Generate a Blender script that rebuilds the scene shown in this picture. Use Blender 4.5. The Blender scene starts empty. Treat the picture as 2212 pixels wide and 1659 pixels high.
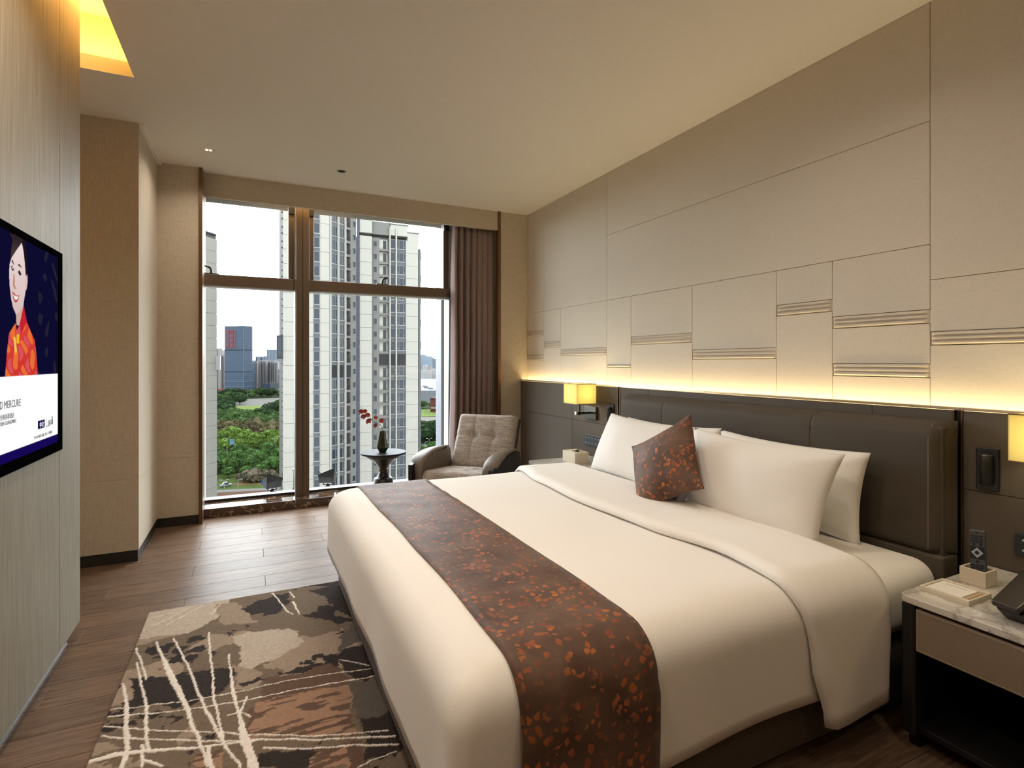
import bpy, bmesh, math, random
import numpy as np
from mathutils import Vector, Matrix, noise as mnoise

random.seed(7)
rng = np.random.default_rng(7)
SC = bpy.context.scene
COL = SC.collection
PI = math.pi

# ------------------------------------------------------------------ camera
EYE = 1.3
YAW = math.radians(25.7)
FPX = 1172.0
HY = 782.0
cs, cc = math.sin(YAW), math.cos(YAW)
cam_data = bpy.data.cameras.new('camera')
cam = bpy.data.objects.new('camera', cam_data)
COL.objects.link(cam)
cam.location = (0, 0, EYE)
cam.rotation_euler = (PI / 2, 0, -YAW)
cam_data.sensor_width = 36
cam_data.lens = 36 * FPX / 2212
cam_data.shift_y = -(829.5 - HY) / 2212
cam_data.clip_start = 0.02
cam_data.clip_end = 8000
SC.camera = cam

# ------------------------------------------------------------------ world, sun, exposure
SC.view_settings.view_transform = 'Standard'
SC.view_settings.look = 'None'
SC.view_settings.gamma = 1
SC.view_settings.use_curve_mapping = False
SC.view_settings.exposure = 0.0
world = bpy.data.worlds.new('overcast_sky')
SC.world = world
world.use_nodes = True
_bg = world.node_tree.nodes['Background']
_bg.inputs[0].default_value = (0.93, 0.97, 1.0, 1)
_bg.inputs[1].default_value = 13.0
SC.cycles.max_bounces = 10
SC.cycles.diffuse_bounces = 5
SC.cycles.transparent_max_bounces = 16
SC.cycles.sample_clamp_indirect = 6.0
SC.cycles.use_denoising = True

# power of the room's lamps and of the added fill lights
LAMP_FILL = 6.2
LAMP_LED = 11.5
LAMP_COVE = 15.0
LAMP_SHADE = 1.5
LAMP_POCKET = 5.0
LAMP_DOWN = 9.0


def ray(u, v):
    a = (u - 1106) / FPX
    b = (HY - v) / FPX
    return Vector((cs + a * cc, cc - a * cs, b))


def onp(u, v, ax, val):
    d = ray(u, v)
    o = Vector((0, 0, EYE))
    i = 'XYZ'.index(ax)
    return o + d * ((val - o[i]) / d[i])


def lin(c):
    c = c / 255.0
    return c / 12.92 if c <= 0.04045 else ((c + 0.055) / 1.055) ** 2.4


def rgb(r, g, b):
    return (lin(r), lin(g), lin(b), 1.0)


# ------------------------------------------------------------------ materials
MATS = {}


class NT:
    def __init__(self, name):
        self.m = bpy.data.materials.new(name)
        self.m.use_nodes = True
        self.t = self.m.node_tree
        self.b = self.t.nodes['Principled BSDF']
        self.out = self.t.nodes['Material Output']

    def n(self, typ, **kw):
        nd = self.t.nodes.new(typ)
        for k, v in kw.items():
            if k in nd.inputs:
                nd.inputs[k].default_value = v
            else:
                setattr(nd, k, v)
        return nd

    def l(self, a, b):
        self.t.links.new(a, b)

    def coords(self, scale=(1, 1, 1), rnd=False, kind='Object'):
        tc = self.n('ShaderNodeTexCoord')
        mp = self.n('ShaderNodeMapping')
        mp.inputs['Scale'].default_value = scale
        self.l(tc.outputs[kind], mp.inputs[0])
        if rnd:
            oi = self.n('ShaderNodeObjectInfo')
            mu = self.n('ShaderNodeMath', operation='MULTIPLY')
            mu.inputs[1].default_value = 37.0
            self.l(oi.outputs['Random'], mu.inputs[0])
            self.l(mu.outputs[0], mp.inputs['Location'])
        return mp.outputs[0]

    def ramp(self, fac, stops):
        r = self.n('ShaderNodeValToRGB')
        e = r.color_ramp.elements
        while len(e) < len(stops):
            e.new(0.5)
        for i, (p, c) in enumerate(stops):
            e[i].position = p
            e[i].color = c
        self.l(fac, r.inputs[0])
        return r.outputs[0]

    def bump(self, h, strength, dist=0.01):
        b = self.n('ShaderNodeBump')
        b.inputs['Strength'].default_value = strength
        b.inputs['Distance'].default_value = dist
        self.l(h, b.inputs['Height'])
        self.l(b.outputs[0], self.b.inputs['Normal'])

    def noise(self, vec, scale, detail=4, rough=0.55):
        nz = self.n('ShaderNodeTexNoise')
        nz.inputs['Scale'].default_value = scale
        nz.inputs['Detail'].default_value = detail
        nz.inputs['Roughness'].default_value = rough
        self.l(vec, nz.inputs['Vector'])
        return nz.outputs['Fac']


SPEC = [0.5]


def mat(name, col, rough=0.6, metal=0.0, spec=None, noise=None, bump=None, stretch=(1, 1, 1), var=0.12, coat=0.0, sheen=0.0):
    """plain procedural surface: base colour with a little variation, optional fine relief"""
    if name in MATS:
        return MATS[name]
    t = NT(name)
    b = t.b
    b.inputs['Roughness'].default_value = rough
    b.inputs['Metallic'].default_value = metal
    b.inputs['Specular IOR Level'].default_value = SPEC[0] if spec is None else spec
    b.inputs['Coat Weight'].default_value = coat
    b.inputs['Sheen Weight'].default_value = sheen
    b.inputs['Base Color'].default_value = col
    if noise:
        v = t.coords(stretch)
        f = t.noise(v, noise)
        lo = tuple(c * (1 - var) for c in col[:3]) + (1,)
        hi = tuple(min(1, c * (1 + var)) for c in col[:3]) + (1,)
        t.l(t.ramp(f, [(0.3, lo), (0.7, hi)]), b.inputs['Base Color'])
        if bump:
            t.bump(f, bump)
    MATS[name] = t.m
    return t.m


def weave(name, col, scale=420, rough=0.8, bump=0.25, var=0.10, sheen=0.15):
    """woven cloth or wall fabric: two crossed stretched noises"""
    t = NT(name)
    b = t.b
    b.inputs['Roughness'].default_value = rough
    b.inputs['Specular IOR Level'].default_value = 0.25
    b.inputs['Sheen Weight'].default_value = sheen
    f1 = t.noise(t.coords((1, 1, 0.06)), scale, 2)
    f2 = t.noise(t.coords((0.06, 0.06, 1)), scale, 2)
    mx = t.n('ShaderNodeMath', operation='ADD')
    t.l(f1, mx.inputs[0])
    t.l(f2, mx.inputs[1])
    hf = t.n('ShaderNodeMath', operation='MULTIPLY')
    hf.inputs[1].default_value = 0.5
    t.l(mx.outputs[0], hf.inputs[0])
    lo = tuple(c * (1 - var * 2) for c in col[:3]) + (1,)
    hi = tuple(min(1, c * (1 + var * 2)) for c in col[:3]) + (1,)
    t.l(t.ramp(hf.outputs[0], [(0.35, lo), (0.65, hi)]), b.inputs['Base Color'])
    t.bump(hf.outputs[0], bump, 0.002)
    MATS[name] = t.m
    return t.m


def wood(name, c1, c2, stretch, scale=6.0, rough=0.4, coat=0.0, coat_rough=0.2, coat_ior=1.5, rnd=True, spec=0.5):
    t = NT(name)
    b = t.b
    b.inputs['Roughness'].default_value = rough
    b.inputs['Coat Weight'].default_value = coat
    b.inputs['Coat Roughness'].default_value = coat_rough
    b.inputs['Coat IOR'].default_value = coat_ior
    b.inputs['Specular IOR Level'].default_value = spec
    v = t.coords(stretch, rnd)
    f = t.noise(v, scale, 6, 0.62)
    cst = t.ramp(f, [(0.28, c1), (0.72, c2)])
    if rnd:
        oi = t.n('ShaderNodeObjectInfo')
        mr = t.n('ShaderNodeMapRange')
        mr.inputs['To Min'].default_value = 0.86
        mr.inputs['To Max'].default_value = 1.10
        t.l(oi.outputs['Random'], mr.inputs['Value'])
        hs = t.n('ShaderNodeHueSaturation')
        t.l(mr.outputs[0], hs.inputs['Value'])
        t.l(cst, hs.inputs['Color'])
        cst = hs.outputs[0]
    t.l(cst, b.inputs['Base Color'])
    t.bump(f, 0.08, 0.003)
    MATS[name] = t.m
    return t.m


def emit(name, col, strength):
    t = NT(name)
    t.b.inputs['Base Color'].default_value = (0, 0, 0, 1)
    t.b.inputs['Specular IOR Level'].default_value = 0.2
    t.b.inputs['Emission Color'].default_value = col
    t.b.inputs['Emission Strength'].default_value = strength
    MATS[name] = t.m
    return t.m


def marble(name, base, vein, scale, rough, thin=0.03):
    t = NT(name)
    t.b.inputs['Roughness'].default_value = rough
    t.b.inputs['Coat Weight'].default_value = 0.6
    t.b.inputs['Coat Roughness'].default_value = 0.04
    v = t.coords((1, 1, 1))
    f = t.noise(v, scale, 7, 0.6)
    sb = t.n('ShaderNodeMath', operation='SUBTRACT')
    sb.inputs[1].default_value = 0.5
    t.l(f, sb.inputs[0])
    ab = t.n('ShaderNodeMath', operation='ABSOLUTE')
    t.l(sb.outputs[0], ab.inputs[0])
    f2 = t.noise(v, scale * 0.7, 3)
    c0 = t.ramp(f2, [(0.3, tuple(c * 0.8 for c in base[:3]) + (1,)), (0.7, base)])
    k = t.ramp(ab.outputs[0], [(0.0, (1, 1, 1, 1)), (thin, (0, 0, 0, 1))])
    mx = t.n('ShaderNodeMix', data_type='RGBA')
    t.l(k, mx.inputs[0])
    t.l(c0, mx.inputs[6])
    mx.inputs[7].default_value = vein
    t.l(mx.outputs[2], t.b.inputs['Base Color'])
    MATS[name] = t.m
    return t.m


def vcol(name, rough=0.9, emission=0.0, bump=None):
    t = NT(name)
    a = t.n('ShaderNodeVertexColor')
    a.layer_name = 'Col'
    t.b.inputs['Roughness'].default_value = rough
    if emission:
        t.b.inputs['Base Color'].default_value = (0.0, 0.0, 0.0, 1)
        t.b.inputs['Specular IOR Level'].default_value = 0.0
        t.l(a.outputs[0], t.b.inputs['Emission Color'])
        t.b.inputs['Emission Strength'].default_value = emission
    else:
        t.b.inputs['Specular IOR Level'].default_value = 0.1
        t.l(a.outputs[0], t.b.inputs['Base Color'])
    if bump:
        t.bump(t.noise(t.coords(), bump, 3), 0.5, 0.004)
    MATS[name] = t.m
    return t.m


def glass_mat(name, tint=(0.96, 0.98, 0.98, 1), refl=0.10):
    """window pane: clear with a Fresnel mirror reflection"""
    t = NT(name)
    tr = t.n('ShaderNodeBsdfTransparent')
    tr.inputs[0].default_value = tint
    gl = t.n('ShaderNodeBsdfGlossy')
    gl.inputs['Roughness'].default_value = 0.0
    fr = t.n('ShaderNodeFresnel')
    fr.inputs[0].default_value = 1.45
    mx = t.n('ShaderNodeMixShader')
    ge = t.n('ShaderNodeNewGeometry')
    iv = t.n('ShaderNodeMath', operation='SUBTRACT')
    iv.inputs[0].default_value = 1.0
    t.l(ge.outputs['Backfacing'], iv.inputs[1])
    mf = t.n('ShaderNodeMath', operation='MULTIPLY')
    t.l(fr.outputs[0], mf.inputs[0])
    t.l(iv.outputs[0], mf.inputs[1])
    t.l(mf.outputs[0], mx.inputs[0])
    t.l(tr.outputs[0], mx.inputs[1])
    t.l(gl.outputs[0], mx.inputs[2])
    t.l(mx.outputs[0], t.out.inputs[0])
    MATS[name] = t.m
    return t.m


CEIL = mat('ceiling_paint', rgb(236, 230, 220), 0.85, noise=30, var=0.015)
WALLFAB = weave('wall_fabric', rgb(192, 179, 159), 330, 0.85, 0.3, 0.07)
PANELFAB = weave('panel_fabric', rgb(214, 204, 188), 520, 0.8, 0.12, 0.03)
JOINT = mat('joint_backing', rgb(70, 62, 52), 0.9, noise=20)  # dark backing that shows in the panel joints
LEATHER = mat('taupe_leatherette', rgb(94, 85, 76), 0.6, spec=0.2, noise=900, bump=0.12, var=0.05)
HEADLEA = mat('headboard_leather', rgb(80, 72, 62), 0.62, spec=0.18, noise=700, bump=0.15, var=0.05)
DRAWLEA = mat('drawer_leather', rgb(142, 126, 108), 0.5, noise=600, bump=0.2, var=0.06)
ARMLEA = mat('arm_leather', rgb(104, 92, 80), 0.42, noise=500, bump=0.12, var=0.05)
BLACK = mat('black_lacquer', rgb(26, 25, 25), 0.35, noise=40, var=0.2)
BLACKWOOD = wood('black_stained_wood', rgb(20, 19, 20), rgb(36, 34, 35), (40, 40, 3), 4, 0.38)
DARKSKIRT = mat('dark_baseboard', rgb(38, 34, 31), 0.45, noise=30, var=0.1)
BRONZE = mat('bronze_trim', rgb(120, 92, 66), 0.32, 0.7, noise=60, var=0.1)
BROWNALU = mat('brown_window_metal', rgb(104, 88, 72), 0.42, 0.25, noise=80, var=0.04)
ALU = mat('satin_aluminium', rgb(190, 190, 192), 0.3, 0.9, noise=80, var=0.04)
BRIGHTLIP = mat('polished_cap', rgb(225, 205, 175), 0.22, 0.8, noise=50, var=0.03)
VENEER = wood('grey_veneer', rgb(112, 103, 88), rgb(156, 147, 129), (70, 70, 1.2), 3, 0.5, rnd=False, spec=0.25)
FLOORWOOD = wood('floor_wood', rgb(82, 64, 52), rgb(128, 104, 85), (2.2, 24, 24), 3.2, 0.42, coat=0.03, coat_rough=0.22, coat_ior=1.5, spec=0.14)
SUBFLOOR = mat('subfloor_dark', rgb(48, 38, 31), 0.8, noise=10)
MARBLE_DARK = marble('brown_marble', rgb(70, 50, 36), rgb(190, 165, 130), 7, 0.12, 0.012)
MARBLE_WHITE = marble('white_marble', rgb(226, 221, 212), rgb(178, 170, 160), 9, 0.14, 0.05)
LINEN = mat('white_linen', rgb(243, 239, 232), 0.72, noise=260, bump=0.02, var=0.012, sheen=0.25)
PILLOWC = mat('white_pillow_cotton', rgb(240, 237, 232), 0.72, noise=260, bump=0.02, var=0.012, sheen=0.25)
BEDBASE = weave('bed_base_fabric', rgb(88, 76, 65), 500, 0.8, 0.2, 0.06)
CURTAIN = weave('plum_brown_curtain', rgb(140, 122, 118), 380, 0.85, 0.3, 0.10)
CHAIRFAB = weave('heathered_chair_fabric', rgb(166, 156, 148), 170, 0.85, 0.4, 0.24)
CREAM = mat('cream_lacquer', rgb(222, 212, 190), 0.45, noise=60, var=0.02)
PAPER = mat('paper', rgb(238, 234, 226), 0.8, noise=60, var=0.01)
WHITEMET = mat('white_metal', rgb(228, 230, 234), 0.4, noise=60, var=0.02)
VASEGREEN = mat('green_glaze', rgb(38, 52, 34), 0.12, noise=12, var=0.2, coat=0.6)
GLASS = glass_mat('window_glass')


def fleck_mat():
    t = NT('brown_fleck_satin')
    b = t.b
    b.inputs['Roughness'].default_value = 0.55
    b.inputs['Specular IOR Level'].default_value = 0.22
    b.inputs['Sheen Weight'].default_value = 0.1
    v = t.coords((1, 1, 1))
    vo = t.n('ShaderNodeTexVoronoi')
    vo.inputs['Scale'].default_value = 44
    vo.inputs['Randomness'].default_value = 1.0
    wp = t.n('ShaderNodeTexNoise')
    wp.inputs['Scale'].default_value = 40
    t.l(v, wp.inputs['Vector'])
    ad = t.n('ShaderNodeMix', data_type='RGBA')
    ad.inputs[0].default_value = 0.035
    t.l(v, ad.inputs[6])
    t.l(wp.outputs['Color'], ad.inputs[7])
    t.l(ad.outputs[2], vo.inputs['Vector'])
    d = t.ramp(vo.outputs['Distance'], [(0.36, (1, 1, 1, 1)), (0.42, (0, 0, 0, 1))])
    sp = t.n('ShaderNodeSeparateColor')
    t.l(vo.outputs['Color'], sp.inputs[0])
    pick = t.ramp(sp.outputs[0], [(0.30, (0, 0, 0, 1)), (0.32, (1, 1, 1, 1))])
    big = t.ramp(t.noise(v, 7, 2), [(0.36, (0.15, 0.15, 0.15, 1)), (0.52, (1, 1, 1, 1))])
    m1 = t.n('ShaderNodeMath', operation='MULTIPLY')
    m2 = t.n('ShaderNodeMath', operation='MULTIPLY')
    t.l(d, m1.inputs[0])
    t.l(pick, m1.inputs[1])
    t.l(m1.outputs[0], m2.inputs[0])
    t.l(big, m2.inputs[1])
    base = t.ramp(t.noise(v, 9, 4), [(0.3, rgb(80, 57, 45)), (0.7, rgb(112, 87, 72))])
    fl = t.ramp(sp.outputs[1], [(0.0, rgb(136, 72, 48)), (1.0, rgb(186, 110, 60))])
    mx = t.n('ShaderNodeMix', data_type='RGBA')
    t.l(m2.outputs[0], mx.inputs[0])
    t.l(base, mx.inputs[6])
    t.l(fl, mx.inputs[7])
    t.l(mx.outputs[2], b.inputs['Base Color'])
    t.bump(m2.outputs[0], 0.25, 0.002)
    MATS['fleck'] = t.m
    return t.m


FLECK = fleck_mat()


def shade_mat():
    t = NT('yellow_lamp_shade')
    df = t.n('ShaderNodeBsdfDiffuse')
    tl = t.n('ShaderNodeBsdfTranslucent')
    v = t.coords((1, 1, 40))
    f = t.noise(v, 30, 2)
    c = t.ramp(f, [(0.3, rgb(240, 230, 172)), (0.7, rgb(247, 238, 188))])
    t.l(c, df.inputs[0])
    t.l(c, tl.inputs[0])
    mx = t.n('ShaderNodeMixShader')
    mx.inputs[0].default_value = 0.55
    t.l(df.outputs[0], mx.inputs[1])
    t.l(tl.outputs[0], mx.inputs[2])
    t.l(mx.outputs[0], t.out.inputs[0])
    return t.m


SHADE = shade_mat()


# ------------------------------------------------------------------ mesh helpers
class MB:
    def __init__(self):
        self.v = []
        self.f = []
        self.mi = []

    def face(self, idx, m=0):
        self.f.append(tuple(idx))
        self.mi.append(m)

    def box(self, x0, x1, y0, y1, z0, z1, m=0):
        o = len(self.v)
        self.v += [(x0, y0, z0), (x1, y0, z0), (x1, y1, z0), (x0, y1, z0), (x0, y0, z1), (x1, y0, z1), (x1, y1, z1), (x0, y1, z1)]
        for q in ((0, 3, 2, 1), (4, 5, 6, 7), (0, 1, 5, 4), (1, 2, 6, 5), (2, 3, 7, 6), (3, 0, 4, 7)):
            self.face([o + i for i in q], m)
        return self

    def hexa(self, p, m=0):
        """eight corners: bottom four counter-clockwise, then top four"""
        o = len(self.v)
        self.v += [tuple(q) for q in p]
        for q in ((0, 3, 2, 1), (4, 5, 6, 7), (0, 1, 5, 4), (1, 2, 6, 5), (2, 3, 7, 6), (3, 0, 4, 7)):
            self.face([o + i for i in q], m)
        return self

    def poly(self, pts, m=0):
        o = len(self.v)
        self.v += [tuple(p) for p in pts]
        self.face(range(o, o + len(pts)), m)
        return self

    def prism(self, pts, off, m=0):
        """closed polygon (3d points) extruded by vector off"""
        o = len(self.v)
        n = len(pts)
        off = Vector(off)
        self.v += [tuple(p) for p in pts] + [tuple(Vector(p) + off) for p in pts]
        self.face(range(o + n - 1, o - 1, -1), m)
        self.face(range(o + n, o + 2 * n), m)
        for i in range(n):
            j = (i + 1) % n
            self.face((o + i, o + j, o + n + j, o + n + i), m)
        return self

    def grid(self, fn, nu, nv, m=0, close_u=False, close_v=False):
        o = len(self.v)
        for i in range(nu):
            for j in range(nv):
                self.v.append(tuple(fn(i, j)))
        for i in range(nu - (0 if close_u else 1)):
            for j in range(nv - (0 if close_v else 1)):
                a = o + i * nv + j
                b = o + ((i + 1) % nu) * nv + j
                c = o + ((i + 1) % nu) * nv + (j + 1) % nv
                d = o + i * nv + (j + 1) % nv
                self.face((a, b, c, d), m)
        return self

    def lathe(self, prof, c=(0, 0, 0), n=32, m=0, caps=True, phase=0.0):
        o = len(self.v)
        for r, z in prof:
            for k in range(n):
                a = 2 * PI * k / n + phase
                self.v.append((c[0] + r * math.cos(a), c[1] + r * math.sin(a), c[2] + z))
        for i in range(len(prof) - 1):
            for k in range(n):
                k2 = (k + 1) % n
                self.face((o + i * n + k, o + i * n + k2, o + (i + 1) * n + k2, o + (i + 1) * n + k), m)
        if caps:
            self.face([o + k for k in range(n - 1, -1, -1)], m)
            self.face([o + (len(prof) - 1) * n + k for k in range(n)], m)
        return self

    def tube(self, pts, r, n=8, m=0, caps=True):
        pts = [Vector(p) for p in pts]
        rs = r if isinstance(r, (list, tuple)) else [r] * len(pts)
        o = len(self.v)
        up = Vector((0.13, 0.21, 0.97))
        for i, p in enumerate(pts):
            d = (pts[min(i + 1, len(pts) - 1)] - pts[max(i - 1, 0)]).normalized()
            a = d.cross(up)
            if a.length < 0.05:
                a = d.cross(Vector((1, 0, 0)))
            a.normalize()
            b = a.cross(d)
            for k in range(n):
                t = 2 * PI * k / n
                self.v.append(tuple(p + a * (rs[i] * math.cos(t)) + b * (rs[i] * math.sin(t))))
        for i in range(len(pts) - 1):
            for k in range(n):
                k2 = (k + 1) % n
                self.face((o + i * n + k, o + i * n + k2, o + (i + 1) * n + k2, o + (i + 1) * n + k), m)
        if caps:
            self.face([o + k for k in range(n - 1, -1, -1)], m)
            self.face([o + (len(pts) - 1) * n + k for k in range(n)], m)
        return self

    def sphere(self, c, r, nu=12, nv=8, m=0, sq=(1, 1, 1)):
        o = len(self.v)
        c = Vector(c)
        for i in range(nv + 1):
            th = PI * i / nv
            for k in range(nu):
                a = 2 * PI * k / nu
                self.v.append((c.x + r * sq[0] * math.sin(th) * math.cos(a), c.y + r * sq[1] * math.sin(th) * math.sin(a), c.z + r * sq[2] * math.cos(th)))
        for i in range(nv):
            for k in range(nu):
                k2 = (k + 1) % nu
                self.face((o + i * nu + k, o + (i + 1) * nu + k, o + (i + 1) * nu + k2, o + i * nu + k2), m)
        return self

    def xform(self, mtx):
        self.v = [tuple(mtx @ Vector(p)) for p in self.v]
        return self

    def mesh(self, name, mats, smooth=False, bevel=0.0, seg=2, weld=False):
        me = bpy.data.meshes.new(name)
        me.from_pydata(self.v, [], self.f)
        mats = mats if isinstance(mats, (list, tuple)) else [mats]
        for mm in mats:
            me.materials.append(mm)
        me.polygons.foreach_set('material_index', self.mi)
        bm = bmesh.new()
        bm.from_mesh(me)
        if bevel or weld or not smooth:
            bmesh.ops.remove_doubles(bm, verts=bm.verts, dist=1e-5)
        bmesh.ops.recalc_face_normals(bm, faces=bm.faces)
        if bevel:
            bmesh.ops.bevel(bm, geom=[e for e in bm.edges if len(e.link_faces) == 2 and e.calc_face_angle(0) > 0.35], offset=bevel, segments=seg, profile=0.5, affect='EDGES', clamp_overlap=True)
        bm.to_mesh(me)
        bm.free()
        if smooth:
            me.polygons.foreach_set('use_smooth', [True] * len(me.polygons))
        me.update()
        return me

    def build(self, name, mats, parent=None, smooth=False, bevel=0.0, seg=2, weld=False, **kw):
        return link(name, self.mesh(name, mats, smooth, bevel, seg, weld), parent, **kw)


def link(name, me, parent=None, label=None, cat=None, group=None, kind=None, loc=None, local=False):
    o = bpy.data.objects.new(name, me)
    COL.objects.link(o)
    if loc:
        o.location = loc
    if parent is not None:
        o.parent = parent
        if parent.type == 'EMPTY' and not local:
            o.matrix_parent_inverse = Matrix.Translation(-Vector(parent.location))
    tag(o, label, cat, group, kind)
    return o


def tag(o, label=None, cat=None, group=None, kind=None):
    if label:
        o['label'] = label
    if cat:
        o['category'] = cat
    if group:
        o['group'] = group
    if kind:
        o['kind'] = kind
    return o


def thing(name, label, cat, loc=(0, 0, 0), rz=0.0, group=None):
    o = bpy.data.objects.new(name, None)
    COL.objects.link(o)
    o.empty_display_size = 0.1
    o.location = loc
    o.rotation_euler = (0, 0, rz)
    return tag(o, label, cat, group)


def area(name, loc, direc, sx, sy, power, col, spread=PI, along=(0, 1, 0)):
    d = bpy.data.lights.new(name, 'AREA')
    d.shape = 'RECTANGLE'
    d.size = sx
    d.size_y = sy
    d.energy = power
    d.color = col
    d.spread = spread
    o = bpy.data.objects.new(name, d)
    COL.objects.link(o)
    o.location = loc
    zz = -Vector(direc).normalized()
    yv = (Vector(along) - zz * Vector(along).dot(zz)).normalized()
    xv = yv.cross(zz)
    o.matrix_world = Matrix(((xv.x, yv.x, zz.x, loc[0]), (xv.y, yv.y, zz.y, loc[1]), (xv.z, yv.z, zz.z, loc[2]), (0, 0, 0, 1)))
    return o


def spline(pts, n):
    """Catmull-Rom through the points"""
    P = [Vector(p) for p in pts]
    P = [P[0] * 2 - P[1]] + P + [P[-1] * 2 - P[-2]]
    out = []
    m = len(P) - 3
    for k in range(n):
        x = k / (n - 1) * m
        i = min(int(x), m - 1)
        t = x - i
        a, b, c, d = P[i:i + 4]
        out.append(0.5 * ((2 * b) + (c - a) * t + (2 * a - 5 * b + 4 * c - d) * t * t + (3 * b - a - 3 * c + d) * t ** 3))
    return out


def text_mesh(body, size, m, thick=0.0004, align='LEFT'):
    cu = bpy.data.curves.new('lettering', 'FONT')
    cu.body = body
    cu.size = size
    cu.extrude = thick
    cu.align_x = align
    cu.resolution_u = 3
    o = bpy.data.objects.new('lettering', cu)
    COL.objects.link(o)
    dg = bpy.context.evaluated_depsgraph_get()
    me = bpy.data.meshes.new_from_object(o.evaluated_get(dg))
    bpy.data.objects.remove(o)
    bpy.data.curves.remove(cu)
    me.materials.clear()
    me.materials.append(m)
    return me


# ================================================================== THE ROOM
CZ = 2.86           # ceiling
WX = 2.65           # face of the upholstered wall panels
WY = 5.13           # face of the header over the window
NEARY = -1.9        # wall behind the camera
LX = -1.25          # wall of the alcove
TVX = -0.73         # face of the television wall

# floor with planks
floor = MB().box(LX, WX + 0.1, NEARY, 5.2, -0.2, -0.012).build('floor', SUBFLOOR, kind='structure')
PW = 0.1735
plank_cache = {}
for r in range(-32, 10):
    y0 = 3.46 + r * PW
    y1 = y0 + PW
    if y1 < NEARY + 0.05:
        continue
    y0, y1 = max(y0, NEARY), min(y1, 5.165)
    if y1 - y0 < 0.03:
        continue
    off = 0.077 + 0.4 * (r % 3)
    xs = sorted({x for k in range(-4, 5) for x in [off + 1.2 * k] if LX < x < 2.6} | {LX, 2.6})
    for a, b in zip(xs[:-1], xs[1:]):
        key = (round(b - a, 3), round(y1 - y0, 3))
        if key not in plank_cache:
            g = 0.0009
            plank_cache[key] = MB().box(-key[0] / 2 + g, key[0] / 2 - g, -key[1] / 2 + g, key[1] / 2 - g, -0.012, 0).mesh('plank', FLOORWOOD, bevel=0.0006, seg=1)
        link('plank', plank_cache[key], floor, loc=((a + b) / 2, (y0 + y1) / 2, 0))

# ceiling with the light cove along the television wall
CX, CY = -0.577, 3.58           # edge of the cove opening
cb = MB()
cb.box(CX, WX + 0.1, NEARY, 5.3, CZ, CZ + 0.08)
cb.box(LX - 0.4, CX, CY, 5.3, CZ, CZ + 0.08)
ceiling = cb.build('ceiling', CEIL, kind='structure')
cv = MB()
cv.box(LX - 0.4, CX + 0.16, NEARY, CY + 0.16, 3.24, 3.30)
cv.box(CX + 0.16, CX + 0.2, NEARY, CY + 0.2, CZ + 0.08, 3.30)
cv.box(LX - 0.4, CX + 0.2, CY + 0.16, CY + 0.2, CZ + 0.08, 3.30)
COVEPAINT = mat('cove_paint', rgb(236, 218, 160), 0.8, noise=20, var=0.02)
cv.build('ceiling_cove', COVEPAINT, ceiling)
WARM = (1.0, 0.70, 0.24)
area('cove_strip_light', (CX + 0.08, 1.0, CZ + 0.10), (-0.35, 0, 1), 0.05, 5.0, LAMP_COVE, WARM)
area('cove_strip_light', (-0.95, CY + 0.08, CZ + 0.10), (0, -0.35, 1), 0.7, 0.05, LAMP_COVE * 0.35, WARM)
area('cove_wash_light', (-0.562, 1.0, 3.12), (-1, 0, -0.55), 0.02, 4.6, 42.0, (1.0, 0.50, 0.15), math.radians(130))
DIFF = emit('led_diffuser', (1.0, 0.80, 0.42, 1), 2.0)

# walls that close the room
wn = MB().box(LX - 0.4, WX + 0.3, NEARY - 0.1, NEARY, 0, 3.3).build('wall_near', WALLFAB, kind='structure')
wa = MB().box(LX - 0.4, LX, NEARY, 4.3, 0, 3.3).build('wall_alcove', WALLFAB, kind='structure')

# television wall: solid core, veneer panels, recessed plinth
wl = MB().box(LX, TVX - 0.02, NEARY, 3.2, 0.07, 3.15).build('wall_left', JOINT, kind='structure')
for a, b in ((2.905, 3.207), (1.44, 2.901), (-0.02, 1.436), (-1.5, -0.024), (NEARY, -1.504)):
    MB().box(TVX - 0.02, TVX, a, b, 0.072, 3.16).build('veneer_panel', VENEER, wl, bevel=0.001, seg=1)
MB().box(LX, TVX - 0.02, 3.2, 3.207, 0.07, 3.16).build('veneer_panel', VENEER, wl)
bl = MB().box(LX, TVX - 0.045, NEARY, 3.15, 0, 0.071).build('baseboard_left', DARKSKIRT, kind='structure')
MB().box(TVX - 0.045, TVX - 0.035, NEARY, 3.15, 0.0, 0.008).build('metal_channel', ALU, bl)

# pier and wall piece left of the window, in fabric panels with one seam
PX = -0.66
wp = MB().box(LX, PX - 0.012, 4.262, 5.5, 0, CZ).box(PX - 0.012, -0.40, 5.032, 5.5, 0, CZ).build('wall_pier', JOINT, kind='structure')
for z0, z1 in ((0.075, 0.539), (0.5405, CZ)):
    MB().box(LX, PX, 4.25, 4.262, z0, z1).build('fabric_panel', WALLFAB, wp)
    MB().box(PX - 0.012, PX, 4.262, 5.02, z0, z1).build('fabric_panel', WALLFAB, wp)
    MB().box(PX, -0.376, 5.02, 5.032, z0, z1).build('fabric_panel', WALLFAB, wp)
bp = MB().box(LX, PX - 0.006, 4.256, 4.262, 0, 0.075).box(PX - 0.012, PX - 0.006, 4.262, 5.026, 0, 0.075).box(PX - 0.006, -0.376, 5.026, 5.032, 0, 0.075)
bp.build('baseboard_pier', DARKSKIRT, kind='structure')
MB().box(PX, PX + 0.03, 4.25, 5.02, CZ - 0.018, CZ).build('trim_1', CEIL, kind='structure', bevel=0.002)
MB().box(-0.376, -0.35, 5.00, 5.20, 0, CZ).build('trim_2', BRONZE, kind='structure', bevel=0.002)
MB().box(-0.40, -0.376, 5.0325, 5.5, 0, CZ).build('wall_reveal', WALLFAB, kind='structure')

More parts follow.
